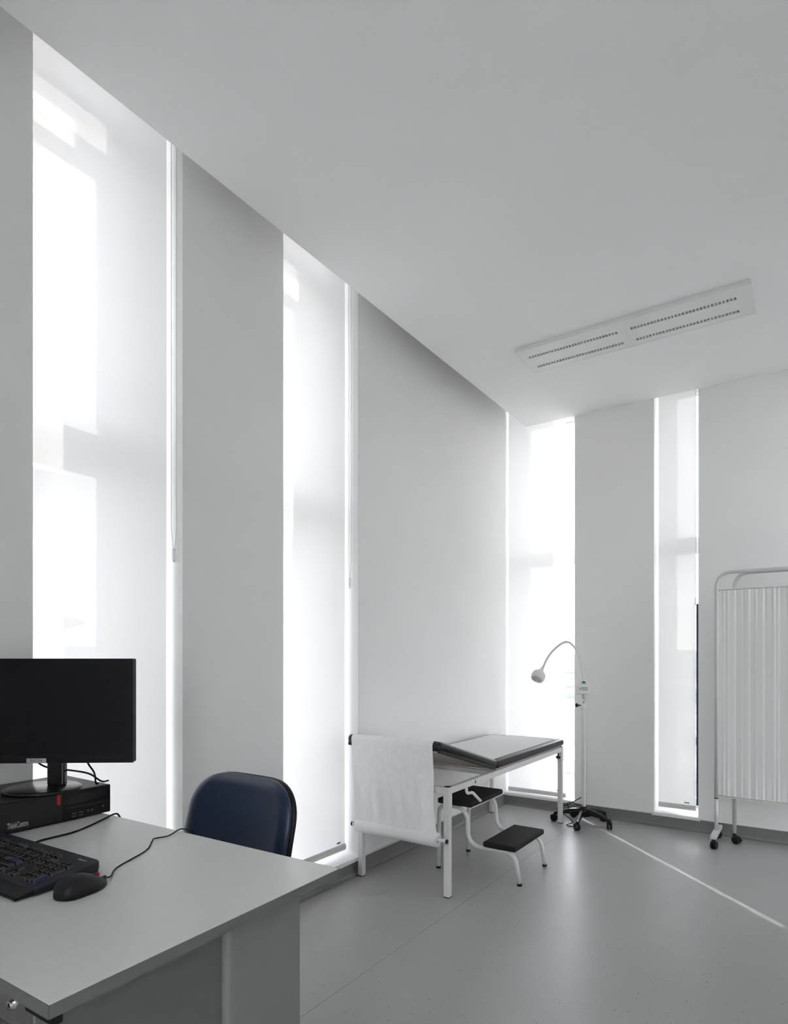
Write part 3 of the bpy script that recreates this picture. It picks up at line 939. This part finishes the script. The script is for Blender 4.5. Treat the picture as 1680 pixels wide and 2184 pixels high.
def chair():
    e = thing('visitor_chair', 'navy blue padded chair with a black back shell, behind the desk', 'chair', (-1.568, 1.28, 0))
    def rows(z0, z1, w, r):
        out = []
        n = 22
        for i in range(n + 1):
            t = i / n
            z = z0 + (z1 - z0) * (1 - (1 - t) ** 1.7)
            ww = w * (1.0 - 0.02 * ((z - z0) / (z1 - z0)))
            if z > z1 - r:
                q = (z - (z1 - r)) / r
                ww = ww - r * 1.2 + r * 1.2 * (max(0, 1 - q ** 2.3)) ** (1 / 2.3)
            if z < z0 + 0.07:
                q = (z0 + 0.07 - z) / 0.07
                ww = ww - 0.08 + 0.08 * math.sqrt(max(0, 1 - q * q))
            out.append((z, ww))
        return out
    yf = lambda x, z: 0.085 + 0.25 * (z - 0.62) - 0.028 * (x / 0.25) ** 2
    bm = B(); slab(bm, rows(0.46, 0.850, 0.244, 0.13), 0.243, yf, 0.034, 0.03)
    obj('backrest', bm, 'navy_vinyl', e)
    bm = B(); slab(bm, rows(0.455, 0.849, 0.247, 0.13), 0.247, lambda x, z: yf(x, z) + 0.026, 0.026, 0.02)
    obj('back_shell', bm, 'black_plastic', e)
    bm = B()
    box(bm, -0.235, 0.235, -0.39, 0.06, 0.425, 0.475, 0.022, 4)
    obj('seat', bm, 'navy_vinyl', e)
    bm = B(); box(bm, -0.235, 0.235, -0.39, 0.06, 0.405, 0.427, 0.008, 2)
    obj('seat_shell', bm, 'black_plastic', e)
    for s in (-1, 1):
        tubeobj('leg', fillet([(s * 0.20, -0.30, 0.408), (s * 0.235, -0.33, 0.40), (s * 0.255, -0.37, 0.0)], 0.02), 0.011, 'black_plastic', e)
        tubeobj('leg', fillet([(s * 0.20, 0.03, 0.408), (s * 0.235, 0.06, 0.40), (s * 0.255, 0.12, 0.0)], 0.02), 0.011, 'black_plastic', e)
        tubeobj('back_strut', fillet([(s * 0.12, -0.05, 0.400), (s * 0.12, 0.135, 0.400), (s * 0.12, 0.185, 0.66)], 0.05), 0.009, 'black_plastic', e)
        tubeobj('seat_rail', [(s * 0.235, -0.33, 0.400), (s * 0.235, 0.06, 0.400)], 0.010, 'black_plastic', e)
chair()

# ---------------------------------------------------------------- examination couch
CX0, CX1, CY0, CY1 = -2.127, -1.568, 2.803, 4.528     # leg centres
def couch():
    e = thing('examination_couch', 'white metal examination couch with black pads and a raised headrest', 'couch', ((CX0 + CX1) / 2, (CY0 + CY1) / 2, 0))
    ox, oy = (CX0 + CX1) / 2, (CY0 + CY1) / 2
    a, b = (CX1 - CX0) / 2, (CY1 - CY0) / 2
    zt = 0.572
    hinge_y = 3.372 - oy
    for sx in (-1, 1):
        for sy in (-1, 1):
            bm = B(); box(bm, sx * a - 0.0175, sx * a + 0.0175, sy * b - 0.0175, sy * b + 0.0175, 0.465, zt, 0.002)
            box(bm, sx * a - 0.0158, sx * a + 0.0158, sy * b - 0.0158, sy * b + 0.0158, 0.004, 0.466, 0.002)
            lg = obj('leg', bm, 'white_metal', e)
            boxobj('leg_cap', (sx * a - 0.0150, sx * a + 0.0150, sy * b - 0.0150, sy * b + 0.0150, zt - 0.001, zt + 0.003), 'black_plastic', lg, 0.001)
            boxobj('leg_foot', (sx * a - 0.0155, sx * a + 0.0155, sy * b - 0.0155, sy * b + 0.0155, 0.0, 0.005), 'black_plastic', lg)
    for sx in (-1, 1):
        boxobj('side_rail', (sx * a - 0.0145, sx * a + 0.0145, -b + 0.0175, b - 0.0175, 0.536, 0.570), 'white_metal', e, 0.002)
    for sy in (-1, 1):
        boxobj('end_rail', (-a + 0.0175, a - 0.0175, sy * b - 0.0145, sy * b + 0.0145, 0.536, 0.570), 'white_metal', e, 0.002)
    boxobj('cross_bar', (-a + 0.0145, a - 0.0145, hinge_y - 0.01, hinge_y + 0.015, 0.540, 0.568), 'white_metal', e)
    # flat pad
    boxobj('seat_board', (-a - 0.005, a + 0.005, hinge_y + 0.012, b + 0.015, 0.5715, 0.583), 'board_beige', e)
    bm = B(); box(bm, -a - 0.020, a + 0.022, hinge_y + 0.004, b + 0.028, 0.579, 0.628, 0.022, 5)
    for f in bm.faces: f.smooth = True
    obj('seat_pad', bm, 'couch_vinyl', e)
    # raised head section, hinged
    hl = 0.71
    m = Matrix.Translation((0, hinge_y - 0.004, 0.582)) @ Matrix.Rotation(R(-15.5), 4, 'X')
    bm = B(); box(bm, -a - 0.020, a + 0.022, -hl, 0.0, 0.002, 0.052, 0.022, 5, mat=m)
    for f in bm.faces: f.smooth = True
    hp = obj('head_pad', bm, 'couch_vinyl', e)
    bm = B(); box(bm, -a + 0.002, a - 0.0, -hl + 0.03, -0.02, -0.008, 0.004, mat=m)
    obj('head_board', bm, 'board_beige', e)
    bm = B(); box(bm, -a - 0.014, -a + 0.010, -hl + 0.01, -0.01, -0.010, 0.012, 0.004, mat=m)
    obj('pad_trim', bm, 'couch_vinyl', hp)
    bm = B(); box(bm, a - 0.006, a + 0.016, -hl + 0.02, -0.01, -0.006, 0.012, 0.004, mat=m)
    obj('pad_trim', bm, 'couch_vinyl', hp)
    # lever, badge, clamp knob
    yl = 3.02 - oy
    tubeobj('lever', fillet([(a - 0.002, yl - 0.01, 0.545), (a + 0.004, yl - 0.01, 0.500), (a + 0.028, yl + 0.01, 0.505), (a + 0.060, yl + 0.045, 0.455)], 0.010), 0.0085, 'white_metal', e)
    bm = B(); prism(bm, [(yl + 0.065, 0.545), (yl + 0.082, 0.545), (yl + 0.0735, 0.566)], 'x', a + 0.0145, a + 0.0150)
    obj('triangle_badge', bm, 'ink_black', e)
    m2 = Matrix.Translation((a + 0.010, b - 0.075, 0.520))
    bm = B(); lathe(bm, [(0.005, -0.006), (0.016, -0.008), (0.018, -0.018), (0.012, -0.026), (0.0, -0.028)], 8, m2, smooth=False); tube(bm, [(a + 0.010, b - 0.075, 0.512), (a + 0.010, b - 0.075, 0.537)], 0.005, 8)
    obj('clamp_knob', bm, 'black_plastic', e)
    # paper roll bar on two brackets
    yb = -b - 0.056; zr = 0.306
    tubeobj('roll_bar', [(-a - 0.024, yb, zr), (a + 0.026, yb, zr)], 0.0095, 'white_metal', e)
    for s in (-1, 1):
        x = s * (a + 0.0255)
        o = tubeobj('bar_cap', [(x - 0.003, yb, zr), (x + 0.003, yb, zr)], 0.0115, 'black_plastic', e)
        boxobj('bar_bracket', (s * a - 0.004, s * a + 0.004, yb, -b - 0.0158, zr - 0.008, zr + 0.008), 'white_metal', e)
    return m, ox, oy, hinge_y, hl, yb, zr
cm, cox, coy, hinge_y, hl, yb, zr = couch()

def paper():
    e = thing('paper_roll', 'white crepe paper roll whose sheet drapes over the couch pads', 'paper roll', (cox, coy + yb, 0))
    X0, X1 = -2.112 - cox, -1.592 - cox
    a = (CX1 - CX0) / 2; b = (CY1 - CY0) / 2
    bm = B()
    m = Matrix.Translation((0, 0, zr)) @ Matrix.Rotation(R(90), 4, 'Y')
    r0, r1 = 0.014, 0.0375
    n = 32
    rings = [[(r0, X0), (r1 - .002, X0), (r1, X0 + .003), (r1, X1 - .003), (r1 - .002, X1), (r0, X1)]]
    prof = rings[0]
    R_ = []
    for r, x in prof:
        R_.append([bm.verts.new((x, r * math.cos(2 * PI * k / n), zr + r * math.sin(2 * PI * k / n))) for k in range(n)])
    for i in range(len(prof)):
        A, C = R_[i], R_[(i + 1) % len(prof)]
        for k in range(n):
            f = bm.faces.new((A[k], A[(k + 1) % n], C[(k + 1) % n], C[k])); f.smooth = True
    obj('roll', bm, 'paper_roll', e)
    bm = B(); tube(bm, [(X0 - .001, 0, zr), (X1 + .001, 0, zr)], 0.0138, 20)
    obj('card_core', bm, 'board_beige', e)
    # sheet path (y,z) in couch-local then shifted by -yb
    def up(y, z): v = cm @ Vector((0, y, z)); return (v.y - yb, v.z)
    top_flat = 0.6300
    path = [(b - 0.03 - yb, 0.6295)]
    path += [(hinge_y + 0.05 - yb, top_flat), (hinge_y + 0.012 - yb, 0.6285)]
    path += [up(-0.03, 0.0535), up(-hl + 0.022, 0.0545), up(-hl + 0.006, 0.050), up(-hl - 0.0015, 0.040), up(-hl - 0.003, 0.024)]
    e1 = up(-hl - 0.003, 0.024)
    n_h = 14
    for k in range(1, n_h + 1):
        t = k / n_h
        path.append((e1[0] * (1 - t) + (-r1 * 0.45) * t, e1[1] * (1 - t) + (zr + r1 * 0.90) * t))
    # resample
    def seg_points():
        pts = []
        for (y0, z0), (y1, z1) in zip(path[:-1], path[1:]):
            n = max(1, int(math.hypot(y1 - y0, z1 - z0) / 0.03))
            for k in range(n): pts.append((y0 + (y1 - y0) * k / n, z0 + (z1 - z0) * k / n))
        pts.append(path[-1]); return pts
    sp = seg_points(); nv = len(sp) - 1
    def fn(i, j):
        y, z = sp[int(round(j * nv))]
        k = max(0.0, min(1.0, (0.70 - z) / 0.2)) * max(0, min(1, (z - zr) / 0.1)) if y < 0.1 else 0
        wob = k * (0.004 * math.sin(i * 17 + z * 12) + 0.003 * math.sin(i * 41 + 2 + z * 6))
        xr = X1 - 0.010 * k * math.sin((z - zr) * 9)
        x = X0 + (xr - X0) * i
        rip = 0.0006 * math.sin(j * 160 + i * 13) if y > 0.8 else 0
        return Vector((x, y + wob, z + abs(rip)))
    bm = B(); grid(bm, 40, nv, fn)
    obj('sheet', bm, 'paper_sheet', e)
paper()

# ---------------------------------------------------------------- step stool
def stool():
    e = thing('step_stool', 'two-step stool with black treads and white tube legs, beside the couch', 'step stool', (-1.58, 3.352, 0))
    r = 0.0118
    for s in (-1, 1):
        y = s * 0.190
        pts = [(-0.250, y, 0.0), (-0.246, y, 0.377), (-0.062, y, 0.377), (-0.052, y, 0.170), (0.232, y, 0.170), (0.258, y, 0.0)]
        tubeobj('tube_frame', fillet(pts, [0, 0.05, 0.07, 0.07, 0.06, 0], 8), r, 'white_metal', e, 12)
        for x in (-0.250, 0.258):
            tubeobj('rubber_foot', [(x, y, 0.0), (x, y, 0.012)], 0.0135, 'black_rubber', e)
    for z in (0.377, 0.170):
        x = -0.16 if z > 0.3 else 0.13
        tubeobj('cross_tube', [(x, -0.19, z), (x, 0.19, z)], 0.009, 'white_metal', e, 10)
    boxobj('tread', (-0.245, -0.022, -0.215, 0.222, 0.388, 0.420, 0.012, 3)[:6], 'black_rubber', e, 0.010, 3)
    boxobj('tread', (0.048, 0.245, -0.215, 0.222, 0.181, 0.212), 'black_rubber', e, 0.010, 3)
stool()

# ---------------------------------------------------------------- casters
def caster(parent, x, y, ztop, ang, r=0.026, brake=True):
    """twin-wheel caster; wheels on the floor, stem up to ztop"""
    d = Vector((math.cos(ang), math.sin(ang), 0)); n = Vector((-d.y, d.x, 0))
    c = Vector((x, y, r)) - d * 0.012
    bm = B()
    for s in (-1, 1):
        w0, w1 = c + n * s * 0.004, c + n * s * 0.019
        t = (w1 - w0)
        tube(bm, [w0, w0 + t * 0.7, w1], [r, r, r * 0.8], 18)
    body = obj('caster', bm, 'black_plastic', parent)
    bm = B()
    tube(bm, [(x, y, r + 0.006), (x, y, ztop)], 0.009, 10)
    tube(bm, [c + Vector((0, 0, r * 0.6)), Vector((x, y, r * 2 + 0.003))], [0.014, 0.012], 8)
    if brake:
        p = c - d * 0.022
        tube(bm, [p + Vector((0, 0, 0.012)), p - d * 0.016 + Vector((0, 0, 0.004))], [0.008, 0.004], 8)
    obj('caster_fork', bm, 'black_plastic', body)

# ---------------------------------------------------------------- examination lamp
def exam_lamp():
    X, Y = -1.413, 4.590
    e = thing('examination_lamp', 'white gooseneck examination lamp on a black five-star caster base', 'lamp', (X, Y, 0))
    for k, deg in enumerate((-84, -12, 60, 132, 190)):
        a = R(deg)
        d = Vector((math.cos(a), math.sin(a), 0)); n = Vector((-d.y, d.x, 0))
        Rr = 0.205
        bm = B()
        prof = [(0.02, 0.020, 0.118, 0.070), (0.08, 0.017, 0.112, 0.075), (0.15, 0.014, 0.094, 0.066), (0.195, 0.013, 0.076, 0.054), (0.215, 0.012, 0.070, 0.052)]
        rr = []
        for q, w, zt, zb in prof:
            c = d * q
            rr.append([bm.verts.new(c + n * w * 0.6 + Vector((0, 0, zt))), bm.verts.new(c - n * w * 0.6 + Vector((0, 0, zt))), bm.verts.new(c - n * w + Vector((0, 0, (zt + zb) / 2))), bm.verts.new(c - n * w * .7 + Vector((0, 0, zb))), bm.verts.new(c + n * w * .7 + Vector((0, 0, zb))), bm.verts.new(c + n * w + Vector((0, 0, (zt + zb) / 2)))])
        for A, C in zip(rr[:-1], rr[1:]):
            for i in range(6):
                bm.faces.new((A[i], A[(i + 1) % 6], C[(i + 1) % 6], C[i]))
        bm.faces.new(rr[0]); bm.faces.new(list(reversed(rr[-1])))
        bmesh.ops.recalc_face_normals(bm, faces=bm.faces)
        obj('base_leg', bm, 'black_gloss', e)
        p = d * Rr
        caster(e, p.x, p.y, 0.06, a + R((40, -60, 10, 80, 150)[k]), 0.0265, True)
    bm = B(); lathe(bm, [(0.0, 0.058), (0.034, 0.060), (0.036, 0.10), (0.028, 0.125), (0.024, 0.135), (0.0, 0.135)], 20)
    obj('base_hub', bm, 'black_plastic', e)
    boxobj('ballast_box', (-0.05, 0.045, -0.010, 0.075, 0.060, 0.105), 'black_plastic', e, 0.004)
    bm = B(); box(bm, -0.0142, 0.0142, -0.0142, 0.0142, 0.125, 0.862, 0.005, 3)
    obj('pole', bm, 'white_metal', e)
    bm = B(); lathe(bm, [(0.0, 0.850), (0.015, 0.852), (0.0195, 0.862), (0.020, 0.898), (0.017, 0.900), (0.0, 0.900)], 20)
    obj('collar', bm, 'white_metal', e)
    bm = B(); tube(bm, [(-0.012, -0.006, 0.885), (-0.040, -0.012, 0.885)], 0.005, 8)
    m = Matrix.Translation((-0.046, -0.013, 0.885)) @ Matrix.Rotation(R(90), 4, 'Y')
    lathe(bm, [(0.0, -0.008), (0.014, -0.007), (0.017, 0.0), (0.012, 0.008), (0.0, 0.008)], 7, m, smooth=False)
    obj('clamp_knob', bm, 'black_plastic', e)
    tubeobj('inner_rod', [(0, 0, 0.895), (0, 0, 0.945)], 0.0068, 'chrome', e)
    bm = B(); tube(bm, [(0, 0, 0.938), (0, 0, 0.972)], 0.0115, 14)
    obj('socket', bm, 'grey_metal', e)
    bx = thing_part = bpy.data.objects.new('control_box_root', None)
    bpy.data.objects.remove(thing_part)
    # control box: rounded body with a tapered top, turned towards the viewer
    rot = Matrix.Rotation(R(16), 4, 'Z')
    bm = B()
    box(bm, -0.048, 0.048, -0.034, 0.034, 0.968, 1.040, 0.008, 3, mat=rot)
    poly0 = [(-0.046, -0.032), (0.046, -0.032), (0.046, 0.032), (-0.046, 0.032)]
    A = [bm.verts.new(rot @ Vector((x, y, 1.036))) for x, y in poly0]
    C = [bm.verts.new(rot @ Vector((x * 0.42, y * 0.5, 1.067))) for x, y in poly0]
    for i in range(4): bm.faces.new((A[i], A[(i + 1) % 4], C[(i + 1) % 4], C[i]))
    bm.faces.new(C)
    cb = obj('control_box', bm, 'white_metal', e)
    def onbox(name, d, mat, bev=0.0):
        bm = B(); box(bm, *d, bev=bev, mat=rot); return obj(name, bm, mat, cb)
    onbox('type_label', (-0.030, 0.036, -0.0348, -0.034, 0.992, 1.024), 'sticker_white')
    onbox('label_band', (-0.016, 0.030, -0.0353, -0.0347, 1.013, 1.021), 'ink_green')
    onbox('label_print', (-0.014, 0.034, -0.0353, -0.0347, 1.006, 1.008), 'ink_black')
    onbox('label_print', (-0.010, 0.026, -0.0353, -0.0347, 1.000, 1.002), 'ink_black')
    onbox('label_print', (-0.027, -0.019, -0.0353, -0.0347, 1.006, 1.013), 'ink_black')
    bm = B(); box(bm, -0.014, 0.020, -0.030, -0.012, 1.046, 1.064, 0.004, mat=rot)
    sw = obj('switch_surround', bm, 'green_pale', cb)
    bm = B(); box(bm, -0.009, 0.013, -0.0325, -0.018, 1.052, 1.0655, 0.003, mat=rot)
    obj('rocker_switch', bm, 'green_switch', sw)
    # gooseneck in a plane turned a little towards the couch
    pts = [(0.0, 0.0, 1.060), (-0.004, 0.0, 1.12), (-0.022, -0.002, 1.215), (-0.060, -0.006, 1.310), (-0.110, -0.010, 1.357), (-0.160, -0.014, 1.348), (-0.225, -0.020, 1.295), (-0.270, -0.024, 1.235), (-0.300, -0.027, 1.170), (-0.312, -0.029, 1.150)]
    sp = spline(pts, 8)
    n_ = len(sp)
    tubeobj('gooseneck', sp, [0.0098 - 0.0022 * min(1, i / (n_ * 0.8)) for i in range(n_)], 'white_metal', e, 12)
    tip = Vector(pts[-1])
    ax = Vector((-0.17, -0.62, -0.76)).normalized()
    q = ax.to_track_quat('Z', 'Y').to_matrix().to_4x4()
    m = Matrix.Translation(tip) @ q
    bm = B(); lathe(bm, [(0.0, -0.020), (0.010, -0.018), (0.0115, 0.000), (0.017, 0.002), (0.018, 0.034), (0.0, 0.036)], 20, m)
    obj('head_neck', bm, 'white_metal', e)
    bm = B()
    prof = [(0.016, 0.030), (0.038, 0.032), (0.049, 0.044), (0.0525, 0.060), (0.0525, 0.078), (0.047, 0.098), (0.041, 0.100), (0.039, 0.094), (0.034, 0.070), (0.0, 0.066)]
    lathe(bm, prof, 32, m)
    hd = obj('lamp_head', bm, 'white_metal', e)
    bm = B()
    for k in range(16):
        t = Matrix.Rotation(2 * PI * k / 16, 4, 'Z')
        box(bm, 0.014, 0.0385, -0.0007, 0.0007, 0.070, 0.092, mat=m @ t)
    obj('cooling_fin', bm, 'louvre', hd)
    bm = B(); lathe(bm, [(0.0, 0.064), (0.013, 0.066), (0.013, 0.088), (0.009, 0.094), (0.0, 0.095)], 18, m)
    obj('lens', bm, 'chrome', hd)
    # mains lead looped round the base
    for pts in ([(-0.01, 0.02, 0.20), (-0.05, 0.01, 0.175), (-0.11, -0.02, 0.135), (-0.16, -0.03, 0.118), (-0.19, -0.03, 0.085), (-0.12, -0.03, 0.05), (-0.06, -0.06, 0.02), (-0.09, -0.11, 0.006), (-0.04, -0.13, 0.006)],
                [(0.012, 0.0, 0.15), (-0.02, -0.02, 0.14), (-0.08, -0.01, 0.150), (-0.13, 0.02, 0.13), (-0.10, 0.06, 0.06), (0.0, 0.08, 0.05)]):
        tubeobj('mains_lead', spline(pts, 8), 0.0033, 'black_rubber', e, 8)
exam_lamp()

# ---------------------------------------------------------------- folding screen
def folding_screen():
    e = thing('folding_screen', 'white tube-framed folding screen with gathered cloth, on black casters', 'screen', (-0.533, 4.617, 0))
    r = 0.0122
    def curtain(x0, x1, ybase, z0, z1, seed, dirv):
        random.seed(seed)
        ph = [random.uniform(0, 6.28) for _ in range(8)]
        def fn(i, j):
            z = z0 + (z1 - z0) * j
            x = x0 + (x1 - x0) * i
            eg = max(math.exp(-(z1 - z) / 0.09), math.exp(-(z - z0) / 0.09))
            a1 = 0.0024 * (0.18 + 0.82 * eg)
            a2 = 0.0014 * (0.6 + 0.4 * eg)
            g = a1 * (math.sin(x * 190 + ph[0] + 3 * math.sin(x * 17)) + 0.6 * math.sin(x * 310 + ph[1]))
            g += a2 * (math.sin(x * 62 + ph[2] + 2.2 * math.sin(x * 9 + ph[3]) + 0.5 * math.sin(z * 2.3)) + 0.5 * math.sin(x * 27 + ph[4] + z * 0.6))
            if z > z1 - 0.030 or z < z0 + 0.026: g *= 0.35
            zz = z + (0.002 * math.sin(x * 60 + ph[5]) if j in (0.0,) else 0)
            return Vector((x, ybase + g + dirv * (x - x0), zz))
        bm = B(); grid(bm, 220, 44, fn)
        return bm
    # front wing: bent tube frame, right post out of the picture
    Wd = 0.86
    ztop = 1.808
    pts = [(0, 0, 0.305), (0, 0, ztop), (Wd, 0, ztop), (Wd, 0, 0.305)]
    tubeobj('wing_frame', fillet(pts, 0.085, 10), r, 'grey_metal', e, 16)
    for x in (0, Wd):
        tubeobj('lower_post', [(x, 0, 0.085), (x, 0, 0.300)], r * 0.96, 'grey_metal', e, 16)
        tubeobj('joint_ring', [(x, 0, 0.300), (x, 0, 0.306)], r * 1.02, 'black_plastic', e, 16)
        ft = boxobj('foot_bar', (x - 0.019, x + 0.019, -0.165, 0.165, 0.066, 0.090), 'grey_metal', e, 0.003)
        for s in (-1, 1):
            caster(e, x, s * 0.150, 0.068, R(-100 if s < 0 else 35), 0.0255, True)
    cl = obj('curtain', curtain(0.010, Wd - 0.012, 0.0, 0.312, 1.700, 3, 0.0), 'curtain_cloth', e)
    for z in (1.692, 0.322):
        tubeobj('curtain_rod', [(0, 0, z), (Wd, 0, z)], 0.0035, 'grey_metal', e, 8)
        tubeobj('rod_end', [(-0.0165, 0, z), (-0.010, 0, z)], 0.0045, 'grey_metal', e, 8)
    # second wing folded behind the first
    x0, y0, x1, y1 = 0.100, 0.066, 0.84, 0.050
    pts = [(x0, y0, 0.07), (x0, y0, ztop - 0.002), (x1, y1, ztop - 0.002), (x1, y1, 0.30)]
    tubeobj('wing_frame', fillet(pts, 0.085, 10), r, 'grey_metal', e, 16)
    caster(e, x0, y0, 0.075, R(160), 0.0265, True)
    c2 = obj('curtain', curtain(x0 + 0.012, x1 - 0.012, y0, 0.40, 1.690, 9, (y1 - y0) / (x1 - x0)), 'curtain_cloth', e)
    tubeobj('curtain_rod', [(x0, y0, 1.682), (x1, y1, 1.682)], 0.0035, 'grey_metal', e, 8)
    for z in (0.5, 1.5):
        boxobj('hinge', (Wd - 0.03, Wd + 0.012, -0.005, 0.055, z, z + 0.03), 'grey_metal', e)
folding_screen()

# ---------------------------------------------------------------- outside
GZ = -14.0
def outside():
    bm = B()
    def fn(i, j):
        ang = R(360 * i)
        rr = 14 * (3200 / 14) ** j
        z = GZ - 2 * (1 - math.exp(-rr / 60)) + 1.2 * math.sin(rr * 0.013 + i * 9) * min(1, rr / 200)
        if rr < 40: z += (40 - rr) / 40 * 4
        return Vector((rr * math.cos(ang), rr * math.sin(ang), z))
    grid(bm, 120, 60, fn)
    struct(obj('ground_outside', bm, 'terrain'), 'hazy fields far below the windows', 'ground')
    bm = B()
    def hf(i, j):
        ang = R(66 + 138 * i)
        h = 26 + 16 * math.sin(i * 11 + 1) + 7 * math.sin(i * 31) + 3 * math.sin(i * 83)
        rr = 2900 + 250 * math.sin(PI * j * 0.5) if j < 1 else 3200
        return Vector((rr * math.cos(ang), rr * math.sin(ang), GZ - 4 + (h + 22 - GZ * 0) * math.sin(j * PI / 2)))
    grid(bm, 120, 6, hf)
    struct(obj('hills_outside', bm, 'hill'), 'low blue hills on the horizon', 'hills')

    def house(name, label, x0, x1, y0, y1, zw, ridge, over, th, axis):
        cx_, cy_ = (x0 + x1) / 2, (y0 + y1) / 2
        zb = GZ - 4
        e = thing(name, label, 'house', (cx_, cy_, zb))
        boxobj('house_wall', (x0 - cx_, x1 - cx_, y0 - cy_, y1 - cy_, 0, zw - zb), 'plaster_out', e)
        # low hipped roof with a deep boxed eave
        a, b = (x1 - x0) / 2 + over, (y1 - y0) / 2 + over
        bm = B()
        z0 = zw - zb
        ring = lambda s, t, z: [bm.verts.new(p) for p in ((-s, -t, z), (s, -t, z), (s, t, z), (-s, t, z))]
        r0 = ring(a - over, b - over, z0 - 0.05); r1 = ring(a, b, z0 + th * 0.55); r2 = ring(a, b, z0 + th); k = min(a, b) * 0.96
        r3 = ring(a - k, b - k, z0 + th + ridge)
        for A, C in ((r0, r1), (r1, r2), (r2, r3)):
            for i in range(4): bm.faces.new((A[i], A[(i + 1) % 4], C[(i + 1) % 4], C[i]))
        bm.faces.new(r3); bm.faces.new(list(reversed(r0)))
        obj('roof', bm, 'roof_tile', e)
        return e
    h1 = house('neighbour_house', 'neighbouring house with a deep-eaved roof, seen through the blind by the desk', -33.0, -25.0, 3.0, 12.95, 2.30, 2.4, 0.62, 0.45, 'y')
    h2 = house('neighbour_house', 'faint neighbouring roof seen through the corner blind', -17.0, -9.9, 20.0, 28.0, 1.62, 1.9, 0.4, 0.3, 'x')
    # two small trees down the slope, seen through the narrow window
    for k, (x, y, h) in enumerate(((-18.6, 124.0, 3.2), (-16.6, 127.0, 3.8))):
        e = thing('tree', ('small round tree in the fields beyond the narrow window' if k == 0 else 'slightly taller round tree standing behind the first, in the fields'), 'tree', (x, y, GZ - 2.2), 0, 'trees in the fields')
        tubeobj('trunk', [(0, 0, -1.5), (0, 0, h * 0.5)], 0.15, 'bark', e, 8)
        bm = B(); bmesh.ops.create_icosphere(bm, subdivisions=3, radius=1.0)
        random.seed(k)
        for v in bm.verts:
            s = 1 + 0.16 * math.sin(v.co.x * 7 + k) * math.sin(v.co.y * 6) + random.uniform(-.07, .07)
            v.co = Vector((v.co.x * s * h * 0.34, v.co.y * s * h * 0.34, h * 0.62 + v.co.z * s * h * 0.42))
        obj('crown', bm, 'leaf_far', e)
    for k, (pts, w) in enumerate((([(-60, 82, 0), (-20, 96, 0), (30, 100, 0), (80, 96, 0)], 3.0), ([(-70, 190, 0), (-20, 175, 0), (40, 190, 0), (120, 230, 0)], 5.0))):
        sp = spline(pts, 10)
        bm = B()
        A = []
        for i, p in enumerate(sp):
            t = (sp[min(i + 1, len(sp) - 1)] - sp[max(i - 1, 0)]).normalized(); n = Vector((-t.y, t.x, 0))
            rr = p.length
            z = GZ - 2 * (1 - math.exp(-rr / 60)) + 1.6
            A.append([bm.verts.new(Vector((p.x, p.y, z)) + n * s * w + Vector((0, 0, dz))) for s, dz in ((-1, -3), (-1, 0), (1, 0), (1, -3))])
        for a, b in zip(A[:-1], A[1:]):
            for i in range(3): bm.faces.new((a[i], a[i + 1], b[i + 1], b[i]))
        struct(obj('road_outside', bm, 'cap_white'), ('pale road crossing the nearer fields' if k == 0 else 'pale road crossing the farther fields'), 'road')
outside()
bpy.context.view_layer.update()
